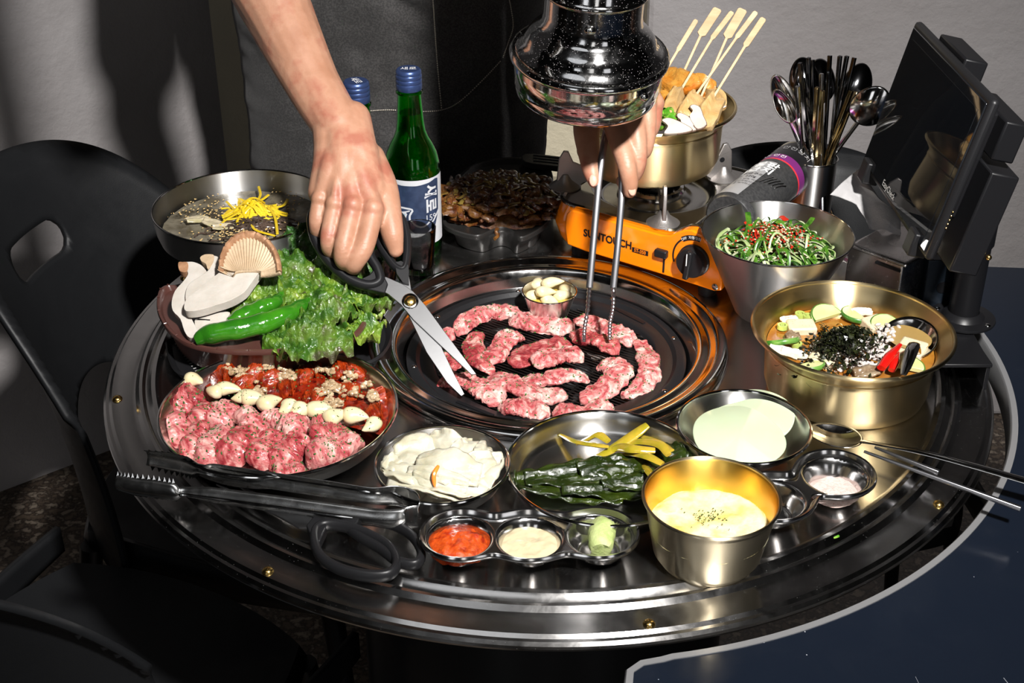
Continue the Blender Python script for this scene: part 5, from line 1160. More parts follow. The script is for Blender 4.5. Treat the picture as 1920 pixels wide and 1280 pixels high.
def fry(u, v):
    a = 2 * pi * u; R0 = .073 * (1 + .10 * fb((cos(a), sin(a), 1), 1.6, 3)); x = fc.x + R0 * v * cos(a) * 1.0; y = fc.y + R0 * v * sin(a) * .76; h = .024 * (1 - v ** 2.6)
    return Vector((x, y, .026 + h + (.006 * abs(fb((x, y, 0), 70, 2)) + .004 * fb((x, y, 0), 160, 4)) * (1 - .5 * v)))
solo(MB().grid(fry, 150, 60, closeu=True), 'cheesy_stir_fry', FRY, 'heap of glossy brown stir-fried meat topped with melted cheese on the griddle', 'stir fry', kind='stuff')
mb = MB()
for i in range(210):
    a = r_.random() * 6.28; rr_ = .080 * math.sqrt(r_.random()); c = Vector((fc.x + rr_ * cos(a), fc.y + rr_ * sin(a) * .82, .030 + .026 * (1 - (rr_ / .09) ** 2.6))); b_ = r_.random() * 6.28; P = []; cu_ = r_.uniform(-1.2, 1.2)
    for k in range(6): P.append(c.copy()); c = c + Vector((cos(b_), sin(b_), .35 * sin(k * 1.3 + i))) * .0055; b_ += cu_
    rr0 = r_.uniform(.0028, .0052); mb.tube(smooth_path(P, 12), [rr0 * (1 - .5 * abs(2 * k / 12 - 1) ** 2) for k in range(13)], 8)
P = [W(932, 428, .036), W(930, 436, .034), W(934, 441, .030), W(928, 447, .028)]; mb.tube(smooth_path(P, 10), .0022, 7)
mb.v = [v + Vector((1, 1, 1)) * .0012 * fb(v, 260, 2) for v in mb.v]
solo(mb, 'stir_fried_pieces', FRY, 'curled browned meat pieces on top of the griddle heap', 'stir fry', kind='stuff')
mb = MB()
for i in range(80):
    a = r_.random() * 6.28; rr_ = .070 * math.sqrt(r_.random()); c = Vector((fc.x + rr_ * cos(a), fc.y + rr_ * sin(a) * .82, .035 + .026 * (1 - (rr_ / .09) ** 2.6))); b_ = r_.random() * 6.28; P = []
    for k in range(4): P.append(c + Vector((0, 0, r_.uniform(-.001, .002)))); c = c + Vector((cos(b_), sin(b_), 0)) * .0050; b_ += r_.uniform(-.5, .5)
    mb.tube(smooth_path(P, 6), r_.uniform(.0008, .0018), 6, flat=(1.6, .5))
solo(mb, 'melted_cheese', CHEE, 'browned shreds of melted cheese over the griddle heap', 'cheese', kind='stuff')

# ---- portable gas stove
SFL = Vector((.0105, .2065, 0)); SA = -R_(34)
SU = Vector((cos(SA), sin(SA), 0)); SV = Vector((-sin(SA), cos(SA), 0))
stv = thing('gas_stove', 'orange portable gas stove with chrome top and black knob', 'stove', SFL, SA)
LS, DS = .216, .205
def rrect(x0, y0, x1, y1, r, z, n=6, b=0):
    P = []
    for cx_, cy_, a0 in ((x1 - r, y1 - r, 0), (x0 + r, y1 - r, 90), (x0 + r, y0 + r, 180), (x1 - r, y0 + r, 270)):
        for k in range(n + 1): a = R_(a0 + 90 * k / n); P.append(Vector((cx_ + r * cos(a), cy_ + r * sin(a), z)))
    return P
build(loft([rrect(.010, .010, LS - .010, DS - .01, .022, .0175), rrect(.002, .002, LS - .002, DS - .002, .026, .0185), rrect(-.001, -.001, LS, DS, .028, .024), rrect(-.006, -.0068, LS + .001, DS + .002, .032, .042),
            rrect(-.002, -.001, LS, DS, .028, .058), rrect(.001, .002, LS - .002, DS - .002, .027, .0650), rrect(.008, .009, LS - .009, DS - .009, .022, .0650), rrect(.010, .011, LS - .011, DS - .011, .020, .050)], True, True), 'body', ORANGE, stv)
build(loft([rrect(.0005, .0015, .172, DS - .002, .026, .0655), rrect(-.001, .0, .173, DS, .027, .0672), rrect(-.001, .0, .173, DS, .027, .0695), rrect(.002, .003, .170, DS - .003, .024, .0705), rrect(.005, .006, .167, DS - .006, .022, .0690)], False, False), 'chrome_edge', CHROME, stv)
BC = Vector((.080, .100, 0))
def topz(x, y):
    d = math.hypot(x - BC.x, y - BC.y); z = .0685
    if d < .074: e = min(1, (.074 - d) / .012); z -= .011 * e * e * (3 - 2 * e)
    if d < .045: e = min(1, (.045 - d) / .010); z += .006 * e
    return z
TOPC = M('stove_top_chrome', (.40, .39, .37), .12, 1, rough2=(40, .26))
def rr_g(x, y):
    qx = abs(x - .086) - (.082 - .022); qy = abs(y - DS / 2) - (DS / 2 - .005 - .022); return .022 - (math.hypot(max(qx, 0), max(qy, 0)) + min(max(qx, qy), 0))
build(implicit_sheet(rr_g, .0, .172, .002, DS - .002, 70, 84, lambda x, y: Vector((x, y, topz(x, y)))), 'drip_tray', TOPC, stv)
BURN = M('burner_metal', (.12, .115, .11), .3, 1, bump=(200, .2, .001))
build(MB().lathe([(.034, .062), (.036, .068), (.034, .071), (.030, .0715), (.028, .069)], 64, c=BC), 'burner_ring', CHROME, stv)
build(MB().lathe([(.022, .062), (.022, .074), (.024, .0745), (.0245, .078), (.021, .0795), (.016, .079), (.014, .076), (0, .076)], 64, c=BC), 'burner_head', BURN, stv)
for i in range(24):
    a = 2 * pi * i / 24; build(MB().box((BC.x + .0243 * cos(a), BC.y + .0243 * sin(a), .0765), (.0025, .0012, .003), Matrix.Rotation(a, 3, 'Z')), 'flame_slot', BLACKM, stv)
ALU = M('cast_trivet', (.33, .31, .30), .38, .9, bump=(700, .4, .0006))
def trivet(ang, L_=.102, hole=True, wide=True, base_r=.020):
    d = Vector((cos(ang), sin(ang), 0)); n = Vector((-d.y, d.x, 0))
    e_ = L_ - .102; o2 = [(.026, .086), (.030, .0955), (.074 + e_, .0965), (.082 + e_, .100), (.088 + e_, .1135), (.0935 + e_, .1140), (L_ - .003, .104), (L_, .068), (.080 + e_, .067), (.070 + e_, .074), (.055, .084), (.040, .087)]
    mb = MB().prism([BC + d * s_ + n * .0022 + Vector((0, 0, z)) for s_, z in o2], n * -.0044)
    tv = build(mb, 'trivet', ALU, stv, bevel=.0008)
    q = BC + d * (L_ - .011); build(MB().lathe([(0, .0685), (base_r * .9, .0685), (base_r * .95, .070), (base_r * .7, .0735), (.008, .078), (.004, .085)], 32, c=q), 'trivet_base', ALU, tv)
    if hole: q = BC + d * .083 + Vector((0, 0, .094)); build(MB().tube([q + n * .0026, q - n * .0026], .0032, 14), 'bolt_hole', BLACKM, tv)
for a, l_ in ((-146, .117), (-56, .112), (50, .098), (137, .100)): trivet(R_(a), l_)
# gas bay on the right with its lid and vents
build(loft([rrect(.172, .030, LS + .008, DS - .004, .010, .060), rrect(.173, .031, LS + .007, DS - .005, .010, .0700), rrect(.177, .035, LS + .003, DS - .009, .010, .0715)], False, True), 'gas_bay_lid', TOPC, stv)
# front fascia, raised round the knob
fo = [(.026, .0215), (.05, .0195), (.150, .0185), (.216, .0168), (.2245, .0195), (.2240, .030), (.2200, .045), (.214, .058), (.206, .070), (.197, .079), (.186, .082), (.175, .080), (.166, .0745), (.158, .0685), (.15, .0665), (.030, .0665), (.024, .060), (.022, .042)]
build(MB().prism([Vector((x, -.0075, z)) for x, z in fo], (0, .013, 0)), 'front_panel', ORANGE, stv, bevel=.0042)
build(MB().prism([Vector((x, .0050, z * 1.0 + .0008)) for x, z in fo[6:16]] + [Vector((.02, .005, .0655)), Vector((.10, .005, .0655))], (0, .006, 0)), 'front_panel_back', CHROME, stv, bevel=.001)
KC = Vector((.1900, -.0078, .0480))
kn = build(MB().lathe([(0, .0), (.0185, .0), (.0185, .003), (.0172, .004), (.0170, .011), (.0158, .0125), (0, .0135)], 64), 'knob', BLACKP, stv, loc=KC); kn.rotation_euler = (pi / 2, 0, 0)
gr_ = build(MB().box((0, 0, .0155), (.0065, .034, .008)), 'knob_grip', BLACKP, kn, bevel=.002); gr_.rotation_euler = (0, 0, R_(-6))
ln = build(MB().box((0, .008, .0198), (.0009, .014, .0004)), 'knob_mark', WHITE, kn, smooth=False)
def arcband(r, a0, a1, w_, name, mat, y=-.0081, n=30):
    v = []
    for i in range(n + 1): a = R_(a0 + (a1 - a0) * i / n); v += [Vector((KC.x + (r + w_) * cos(a), y, KC.z + (r + w_) * sin(a))), Vector((KC.x + (r - w_) * cos(a), y, KC.z + (r - w_) * sin(a)))]
    return build(MB().add(v, [(2 * i, 2 * i + 1, 2 * i + 3, 2 * i + 2) for i in range(n)]), name, mat, stv, smooth=False)
arcband(.0262, 80, 200, .0010, 'dial_line', BLACKP); ab = arcband(.0262, 78, 128, .0030, 'dial_scale', BLACKP, -.0082)
def arct(x, z, a_=103): a = R_(a_) - x / .0262; r = .0262 + z; return Vector((KC.x + r * cos(a), -.0085, KC.z + r * sin(a)))
build(text_mb('OFF  자동점화', .0042, lambda x, z: arct(x, z)), 'dial_lettering', WHITE, stv, smooth=False)
build(text_mb('SUNTOUCH', .0128, lambda x, z: Vector((.0800 + x * .90, -.0081, .0430 + z)), bold=.0004), 'brand_lettering', BLACKP, stv, smooth=False)
build(MB().box((.1225, -.0079, .0395), (.0205, .0006, .0058)), 'model_plate', BLACKP, stv, bevel=.0002)
build(text_mb('ST-350', .0060, lambda x, z: Vector((.1225 + x * .86, -.00845, .0395 + z)), bold=.0001), 'model_lettering', ORANGE, stv, smooth=False)
build(MB().box((.1500, -.0085, .0455), (.0150, .010, .009), Matrix.Rotation(R_(0), 3, 'X')), 'lever', BLACKP, stv, bevel=.0015)
build(MB().box((.1530, -.0079, .0330), (.0020, .0008, .022)), 'lever_slot', BLACKP, stv, smooth=False)
build(MB().ball((.2170, -.0078, .0225), .0040, 14, 8, sc=(1, .5, 1)), 'screw', CHROME, stv)
for (x, y) in ((.028, .020), (.198, .014), (.03, .18), (.200, .185)):
    build(MB().lathe([(0, 0), (.0095, 0), (.0105, .003), (.0100, .020), (0, .020)], 24, c=(x, y, 0)), 'foot', BLACKP, stv)
# ---- gas canister
cc = SFL + SU * .1955 + SV * .060; CR = .0300
gc_ = thing('gas_canister', 'dark grey gas canister with silver, purple and black printed bands lying in the stove', 'gas canister', cc + Vector((0, 0, .0)), SA)
CANG = M('canister_grey', (.050, .050, .052), .28, .5, col2=(.075, .075, .075), cs=300); CANB = M('canister_black', (.012, .012, .014), .3, .3); PURP = M('canister_purple', (.22, .03, .20), .3, .4); REDS = M('canister_red', (.60, .03, .04), .35)
CZ = .0720
def cseg(prof, name, mat):
    mb = MB().lathe(prof, 64); mb.v = [Vector((v.x, v.z, v.y + CZ)) for v in mb.v]; return build(mb, name, mat, gc_)
LV = .205
cseg([(0, 0), (CR * .9, 0), (CR, .004), (CR, .122)], 'body', CANG); cseg([(CR + .0001, .122), (CR + .0001, .125)], 'red_line', REDS); cseg([(CR + .0001, .125), (CR + .0001, .140)], 'purple_band', PURP)
cseg([(CR, .140), (CR, LV - .028), (CR * .97, LV - .020)], 'black_band', CANB); cseg([(CR * .97, LV - .021), (CR * 1.0, LV - .019), (CR * 1.0, LV - .016), (CR * .93, LV - .014), (CR * .6, LV - .006), (.010, LV - .002), (.0, LV)], 'end_cap', CHROME)
def cw(s_, v, o=.0004): a = s_ / CR; return Vector((-(CR + o) * sin(a), v, (CR + o) * cos(a) + CZ))     # s_ along the round, to the left; v along the axis
build(MB().grid(lambda a, b: cw(-.006 + .050 * a, .006 + .106 * b, .0003), 24, 10), 'print_panel', SILVER, gc_)
for k, (tx, sz, vv, s0) in enumerate([('과대불판', .0165, .100, .018), ('사용금지', .0165, .083, .018), ('부탄가스 취급주의', .0068, .068, .018), ('화기엄금  220g', .0068, .059, .018), ('직사광선을 피하고 40도 이하', .0046, .050, .018), ('온도의 장소에 보관하십시오', .0046, .043, .018), ('사용 후 잔가스를 제거하고', .0046, .036, .018)]):
    build(text_mb(tx, sz, lambda x, z, s0=s0, vv=vv: cw(s0 - x, vv + z, .0008), bold=.0003 if k < 2 else 0), 'print_lettering', WHITE if k < 2 else BLACKP, gc_, smooth=False)
build(text_mb('부탄가스 안전장치', .0105, lambda x, z: cw(.012 - x, .162 + z, .0008)), 'print_lettering', SILVER, gc_, smooth=False)
build(text_mb('MAX 안전', .009, lambda x, z: cw(.012 - x, .1325 + z * .9, .0009)), 'print_lettering', WHITE, gc_, smooth=False)
for i in range(5): build(MB().tube([cw(-.010 - i * .0042, .052 + .004 * i, .001), cw(-.013 - i * .0042, .066 + .004 * i, .001), cw(-.016 - i * .0042, .078 + .003 * i, .001)], .0007, 6), 'vent_rib', CHROME, gc_)

# ---- brass pot on the stove with fish cake skewers
PC = Vector((.122, .245, .098)); pr = .0970
t = thing('brass_pot', 'yellow brass pot of fish cake skewers standing on the gas stove', 'pot', PC)
op = [(0, .001), (.066, .001), (.072, .0), (.078, .004), (.0825, .015), (.0840, .050), (.0845, .058), (.0870, .0635), (.0925, .0675), (.0965, .0730)]
build(MB().lathe(shell(op, .0011), 96), 'pot_wall', BRASSY, t); build(MB().tube([(pr * cos(a), pr * sin(a), .0730) for a in [2 * pi * i / 96 for i in range(96)]], .0019, 8, closed=True), 'rim', BRASSY, t)
build(MB().lathe([(.0842, .0545), (.0852, .0555), (.0852, .0570), (.0842, .0580)], 96), 'bead', BRASSY, t)
for s_ in (-1,):
    pass
BR2 = M('fish_cake_broth', (.34, .22, .07), .05, coat=1, bump=(60, .3, .002))
solo(disc(PC, .0825, PC.z + .046, .0006, 60, 2, m=8), 'fish_cake_broth', BR2, 'clear golden broth in the brass pot on the stove', 'broth')
FISH = M('fish_cake', (.36, .18, .045), .32, col2=[(.42, .26, .10), (.46, .32, .15), (.34, .13, .02)], cs=26, lo=.32, hi=.72, coat=.4, bump=[(55, .6, .003, 1.2), (260, .4, .001)])
FISHO = M('fried_fish_cake', (.40, .15, .015), .32, col2=[(.46, .23, .04), (.34, .10, .008)], cs=30, coat=.4, bump=[(60, .6, .003, 1.2), (260, .4, .001)])
def cake(pts, wd, th, seed, mat, lab):
    P = smooth_path([D(*q) for q in pts], 22); v = []; f = []; n = 12
    for i, p in enumerate(P):
        k = i / 22; tt = (P[min(i + 1, 22)] - P[max(i - 1, 0)]).normalized(); sd = tt.cross(Vector((.15, -.8, .55))).normalized(); up = sd.cross(tt).normalized(); e = .8 + .2 * sin(pi * k) if 0 < k < 1 else .55
        for j in range(n):
            a = 2 * pi * j / n; x = math.copysign(abs(cos(a)) ** .55, cos(a)); z = math.copysign(abs(sin(a)) ** .55, sin(a))
            q = p + sd * x * wd * e / 2 + up * z * th * e / 2; q += up * (.0030 * sin(x * 4.5 + seed) + .0022 * fb(q, 90, seed)) + sd * .0014 * fb(q, 70, seed + 2); v.append(q)
    for i in range(22):
        for j in range(n): f.append((i * n + j, i * n + (j + 1) % n, (i + 1) * n + (j + 1) % n, (i + 1) * n + j))
    f.append(tuple(range(n))[::-1]); f.append(tuple(range(22 * n, 23 * n)))
    return solo(MB().add(v, f), 'fish_cake', mat, lab, 'fish cake', 'fish cakes in the brass pot')
cake([(1275, 168, 1.520), (1262, 195, 1.500), (1248, 225, 1.490)], .020, .009, 2, FISH, 'pale folded fish cake on the left front skewer')
cake([(1308, 178, 1.512), (1294, 205, 1.495), (1276, 232, 1.487)], .024, .010, 3, FISH, 'pale folded fish cake in the middle, behind the mushrooms')
cake([(1345, 182, 1.512), (1332, 208, 1.497), (1318, 238, 1.487)], .026, .010, 4, FISH, 'broad pale fish cake on the rightmost skewer')
cake([(1244, 138, 1.560), (1262, 150, 1.548), (1290, 160, 1.535), (1300, 172, 1.53)], .032, .009, 5, FISHO, 'orange fried fish cake at the rear left of the pot')
cake([(1285, 155, 1.560), (1310, 160, 1.548), (1338, 172, 1.540)], .026, .009, 6, FISHO, 'orange fried fish cake at the rear right of the pot')
cake([(1228, 172, 1.530), (1240, 178, 1.520), (1255, 180, 1.515)], .014, .008, 7, FISHO, 'small orange fish cake edge next to the exhaust hood')
cake([(1322, 172, 1.545), (1345, 182, 1.530), (1350, 200, 1.52)], .020, .009, 8, FISH, 'tan fish cake tucked behind the rightmost skewer')
WOOD = M('bamboo', (.38, .25, .125), .5, col2=(.46, .34, .19), cs=14, st=(1, 1, 6), bump=(220, .2, .0006))
sk = [((1241, 145, 1.545), (1270, 96, 1.545), (1306, 37, 1.545), 'leftmost skewer, beside the hood'), ((1279, 146, 1.545), (1313, 68, 1.55), (1346, 16, 1.555), 'second skewer from the left, with a broad handle'),
      ((1274, 176, 1.515), (1334, 74, 1.52), (1373, 22, 1.525), 'third skewer from the left'), ((1322, 168, 1.53), (1362, 72, 1.535), (1393, 17, 1.54), 'fourth skewer from the left, with a broad handle'),
      ((1303, 182, 1.508), (1380, 72, 1.505), (1418, 22, 1.505), 'fifth skewer, crossing behind the fourth'), ((1336, 186, 1.505), (1396, 88, 1.51), (1432, 34, 1.515), 'rightmost skewer')]
for i, (a, m_, b, lab) in enumerate(sk):
    A, Mm, B = D(*a), D(*m_), D(*b); ax_ = (B - A).normalized(); A = A - ax_ * .03; fw = [.55, 1.15, .6, 1.2, .6, .75][i]
    P = [A, A.lerp(Mm, .5), Mm, Mm + ax_ * .003, B - ax_ * .002, B]; n_ = Vector((0, -.7, .7)); sd = ax_.cross(n_).normalized(); n_ = sd.cross(ax_)
    wv = [.0013, .0014, .0015, .0040 * fw + .0004, .0040 * fw + .0006, .0030 * fw]; mb = MB(); v = []
    for p, w_ in zip(P, wv):
        o_ = sd * (w_ * .55 if w_ > .002 else 0)
        v += [p - sd * w_ - n_ * .0011 - o_ * 0, p + sd * w_ - n_ * .0011, p + sd * w_ + n_ * .0011, p - sd * w_ + n_ * .0011]
    f = [(4 * k + j, 4 * k + (j + 1) % 4, 4 * k + 4 + (j + 1) % 4, 4 * k + 4 + j) for k in range(5) for j in range(4)] + [(3, 2, 1, 0), (20, 21, 22, 23)]
    solo(mb.add(v, f), 'bamboo_skewer', WOOD, 'flat bamboo ' + lab + ', in the brass pot', 'skewer', 'bamboo skewers in the brass pot', smooth=False, bevel=.0004)
MUW = M('sliced_mushroom_pot', (.38, .32, .27), .5, col2=(.45, .39, .33), cs=60, bump=(200, .3, .001)); MUD = M('mushroom_skin', (.10, .06, .04), .5)
mpp = Plane(D(1270, 250, 1.470), D(1310, 250, 1.470), D(1290, 205, 1.482))
for i, (pts, off, lab) in enumerate([([(1241, 228), (1250, 224), (1262, 226), (1280, 234), (1297, 245), (1285, 250), (1262, 253), (1245, 252), (1252, 240), (1247, 233)], .003, 'frontmost mushroom slice'),
        ([(1270, 214), (1276, 212), (1290, 218), (1300, 230), (1306, 241), (1296, 244), (1280, 236), (1276, 224), (1271, 220)], .000, 'middle mushroom slice'),
        ([(1294, 201), (1300, 197), (1312, 202), (1318, 218), (1324, 234), (1308, 242), (1298, 230), (1293, 218), (1299, 208)], .001, 'hindmost mushroom slice')]):
    mb, S = flat_solid(pts, mpp, off, .0030); c = S[0] - Vector((0, 0, .01)); tt_ = thing('mushroom_slice', 'white brown-edged %s at the front of the brass pot' % lab, 'mushroom', c, group='mushroom slices in the brass pot')
    sub(mb, 'flesh', MUW, tt_, c); sub(MB().tube([p - mpp.n * .0015 for p in S[:18]], .0012, 6), 'skin_edge', MUD, tt_, c)
SCAL = M('scallion', (.05, .20, .012), .25, col2=[(.10, .32, .02), (.30, .42, .08)], cs=70, coat=.5)
for i, (x, y, a, tl) in enumerate([(1243, 208, .2, 1.2), (1252, 210, .9, 1.0), (1258, 222, 1.3, .9), (1238, 222, .4, 1.4), (1230, 228, .1, .8), (1232, 212, 1.8, 1.1), (1226, 218, 2.2, 1.2), (1240, 235, .2, .7), (1228, 240, .6, .5), (1248, 228, .9, 1.3), (1224, 232, 2.5, 1)]):
    c = D(x, y, 1.487); q = Matrix.Rotation(a, 3, 'Z') @ Matrix.Rotation(tl, 3, 'X'); mb = MB().lathe([(.0036, -.004), (.0042, -.002), (.0042, .003), (.0034, .005), (.0030, .003), (.0030, -.003)], 16, closed=True); mb.v = [q @ v * (1 + .15 * (i % 3)) + c for v in mb.v]
    solo(mb, 'scallion_ring', SCAL, 'green scallion ring in the small heap at the left front of the pot', 'scallion', 'scallion rings in the brass pot')

# ---- scallion salad in a tapered steel cup
sc_ = Vector((.2455, .066, 0)); sr = .0795
STEELV = M('vertical_brushed_cup', (.58, .57, .56), .33, 1, aniso=.95)
t = wthing('salad_cup', 'tall tapered steel bowl of scallion salad right of the stove', 'bowl', c=(sc_.x, sc_.y, 0))
wpart(MB().lathe(shell([(0, .001), (.034, .001), (.0365, .0), (.039, .003), (.0585, .047), (.0795, .094)], .0010), 96, c=sc_), 'cup_wall', STEELV, t)
wpart(MB().tube([(sc_.x + sr * cos(a), sc_.y + sr * sin(a), .0945) for a in [2 * pi * i / 96 for i in range(96)]], .0009, 6, closed=True), 'rim', CHROME, t)
GRN = M('salad_green', (.02, .075, .008), .3, col2=[(.06, .16, .012), (.015, .05, .006)], cs=60, coat=.5); WHT = M('shredded_scallion_white', (.36, .38, .26), .3, col2=(.24, .32, .12), cs=60, coat=.5); CHIL = M('chilli_flakes', (.42, .018, .006), .35, coat=.5)
def mound(x, y, h=.020): d = math.hypot(x - sc_.x, y - sc_.y); return .066 + h * max(0, 1 - (d / .066) ** 2)
solo(disc(Vector((sc_.x, sc_.y, 0)), .059, .062, .004, 90, 6, hf=lambda x, y: mound(x, y, .016) - .066), 'salad_base', GRN, 'packed leafy green bulk of the scallion salad', 'salad', kind='stuff')
for mat, nm, n, lab, rw in ((WHT, 'white_shreds', 130, 'pale scallion shreds of the salad', .0011), (GRN, 'green_shreds', 110, 'green scallion shreds of the salad', .0014)):
    mb = MB()
    for i in range(n):
        a = r_.random() * 6.28; d = .062 * math.sqrt(r_.random()); c = Vector((sc_.x + d * cos(a), sc_.y + d * sin(a), 0)); b_ = r_.random() * 6.28; P = []; cu_ = r_.uniform(-.5, .5); lift = r_.uniform(0, .008) if r_.random() < .85 else .014
        for k in range(6):
            P.append(Vector((c.x, c.y, mound(c.x, c.y) + .001 + lift * sin(k / 5 * pi)))); c = c + Vector((cos(b_), sin(b_), 0)) * .0060; b_ += cu_
            dd = math.hypot(c.x - sc_.x, c.y - sc_.y)
            if dd > .062: c.x = sc_.x + (c.x - sc_.x) * .062 / dd; c.y = sc_.y + (c.y - sc_.y) * .062 / dd
        mb.tube(smooth_path(P, 10), rw * r_.uniform(.6, 1.2), 5, flat=(1.4, .5))
    if nm == 'white_shreds':
        for pts in ([(1470, 408, .088), (1473, 450, .082), (1475, 495, .074)], [(1500, 430, .085), (1506, 465, .080), (1506, 494, .074)], [(1366, 428, .082), (1350, 440, .080), (1346, 462, .076), (1362, 480, .072)]): mb.tube(smooth_path([W(*q) for q in pts], 10), .0019, 6, flat=(1.2, .5))
    else:
        for pts in ([(1400, 452, .084), (1404, 420, .090), (1402, 398, .096)], [(1500, 432, .084), (1515, 420, .088), (1524, 408, .092)], [(1405, 434, .088), (1430, 428, .090), (1452, 436, .086)]): mb.tube(smooth_path([W(*q) for q in pts], 10), .0020, 6, flat=(1.5, .4))
    solo(mb, nm, mat, lab, 'salad', kind='stuff')
for i, (x, y, z, s_, ro, lab) in enumerate([(1412, 478, .080, .022, .3, 'largest, at the front left'), (1425, 468, .081, .018, 1.1, 'behind the largest one'), (1448, 462, .084, .014, .6, 'dark, near the middle'), (1458, 425, .088, .018, .1, 'bright, at the top'), (1385, 448, .082, .018, -.3, 'at the left')]):
    mb = crumple(W(x, y, z), s_ * 1.3, s_, ro, (.5, .1), 700 + i, .4); solo(mb, 'salad_leaf', LET, 'crinkled green leaf in the scallion salad, %s' % lab, 'salad leaf', 'green leaves in the salad', solid=.0006)
mb = MB()
for i in range(420):
    p = W(1452 + r_.gauss(0, 32), 442 + r_.gauss(0, 17), .083)
    if math.hypot(p.x - sc_.x, p.y - sc_.y) > .06: continue
    p.z = mound(p.x, p.y) + .005 + r_.random() * .004; mb.ball(p, r_.uniform(.0006, .0013), 5, 4)
for pts in ([(1418, 432, .088), (1432, 450, .087), (1452, 470, .082)], [(1400, 416, .090), (1408, 424, .089)], [(1466, 406, .092), (1474, 412, .092)], [(1478, 455, .084), (1490, 478, .078)]): mb.tube(smooth_path([W(*q) for q in pts], 10), .0026, 6, flat=(1.4, .5))
solo(mb, 'chilli_flakes', CHIL, 'red chilli flakes and shreds over the scallion salad', 'chilli', kind='stuff')
mb = MB()
for i in range(170):
    p = W(1455 + r_.gauss(0, 34), 446 + r_.gauss(0, 18), .083)
    if math.hypot(p.x - sc_.x, p.y - sc_.y) > .058: continue
    p.z = mound(p.x, p.y) + .006 + r_.random() * .004; mb.ball(p, .0011, 6, 4, sc=(1.4, .8, .5), rot=Matrix.Rotation(r_.random() * 3, 3, 'Z'))
solo(mb, 'sesame_seeds', M('pale_sesame', (.60, .50, .30), .5), 'sesame seeds sprinkled over the scallion salad', 'sesame seeds', kind='stuff')

# ---- stew in a wide brass pot
ST = Vector((.2935, -.0945, 0)); R0 = .0960
t = wthing('stew_pot', 'wide yellow brass pot of tofu stew with a flared rim at the right', 'pot', c=(ST.x, ST.y, 0))
op = [(0, .001), (.066, .001), (.072, .0), (.0765, .003), (.0795, .012), (.0815, .046), (.0820, .052), (.0850, .0585), (.0905, .0635), (.0955, .0690)]
wpart(MB().lathe(shell(op, .0011), 120, c=ST), 'pot_wall', BRASSY, t); wpart(MB().tube([(ST.x + .0955 * cos(a), ST.y + .0955 * sin(a), .0690) for a in [2 * pi * i / 120 for i in range(120)]], .0022, 10, closed=True), 'rim', BRASSY, t)
wpart(MB().lathe([(.0817, .049), (.0830, .0500), (.0830, .0515), (.0818, .0525)], 120, c=ST), 'bead', BRASSY, t)
STB = M('stew_broth', (.25, .085, .010), .04, col2=(.34, .15, .022), cs=40, coat=1, bump=(60, .3, .0015)); ZB = .0475
solo(disc(ST, .0800, ZB, .0006, 60, 2, m=10), 'stew_broth', STB, 'orange broth filling the wide brass pot', 'broth')
TOFU = M('tofu', (.52, .44, .29), .45, col2=(.56, .49, .35), cs=70, speck=(430, .12, (.50, .04, .01)), bump=(160, .3, .001), sss=.15)
for i, (x, y, sx, sy, ro, lab) in enumerate([(1503, 609, .028, .020, .05, 'tofu cube at the back left of the stew'), (1710, 650, .026, .024, -.6, 'tofu cube at the right next to the ladle'), (1542, 672, .026, .016, -.5, 'tofu piece at the front of the stew'), (1640, 603, .022, .020, .5, 'tofu piece at the back right of the stew')]):
    p = W(x, y, ZB + .006); mb = MB().box((p.x, p.y, ZB + .002), (sx, sy, .012), Matrix.Rotation(ro, 3, 'Z') @ Matrix.Rotation(.12 * (i % 2) + .06, 3, 'X')); solo(mb, 'tofu_cube', TOFU, 'white speckled ' + lab, 'tofu', 'tofu in the stew', bevel=.0022)
ZUC = M('zucchini_flesh', (.50, .52, .20), .35, col2=(.56, .56, .28), cs=40, coat=.4); ZUS = M('zucchini_skin', (.03, .12, .015), .3, col2=(.10, .22, .04), cs=90)
for i, (x, y, r, a0, tl, lab) in enumerate([(1552, 596, .017, .5, .35, 'at the back, beside the rear tofu'), (1608, 590, .016, 2.0, .1, 'at the far back of the pot'), (1466, 640, .016, 3.4, .5, 'at the left edge'), (1660, 612, .015, .2, .3, 'right of the seaweed'), (1696, 690, .018, -.4, .1, 'at the front right'), (1515, 683, .015, 3.6, .2, 'at the front left')]):
    p = W(x, y, ZB + .004); p.z = ZB + .004; q = Matrix.Rotation(a0, 3, 'Z') @ Matrix.Rotation(tl, 3, 'X'); tt_ = thing('zucchini_slice', 'half-moon zucchini slice of the stew, %s' % lab, 'zucchini', p, group='zucchini in the stew')
    hm = [Vector((r * cos(pi * k / 16), r * sin(pi * k / 16), -.002)) for k in range(17)]
    mb = MB().prism([q @ v for v in hm], q @ Vector((0, 0, .0045))); build(mb, 'flesh', ZUC, tt_, bevel=.0006)
    build(MB().tube([q @ Vector((r * cos(pi * k / 16), r * sin(pi * k / 16), .0003)) for k in range(17)], .0026, 8, flat=(.5, 1)), 'green_skin', ZUS, tt_)
ONI = M('onion', (.60, .58, .48), .25, coat=.5, col2=(.52, .48, .34), cs=50)
for i, (x, y, L_, ro, lab) in enumerate([(1470, 658, .030, -.6, 'long onion strip at the front left edge of the stew'), (1490, 662, .026, -.4, 'second onion strip inside the left edge of the stew'), (1480, 598, .02, .4, 'onion piece left of the rear tofu'), (1616, 584, .022, .1, 'onion piece at the back rim of the stew')]):
    solo(crumple(W(x, y, ZB + .005), L_, .010, ro, (.4, .1), 800 + i, .4), 'onion_strip', ONI, 'pale ' + lab, 'onion', 'onion in the stew', solid=.0015)
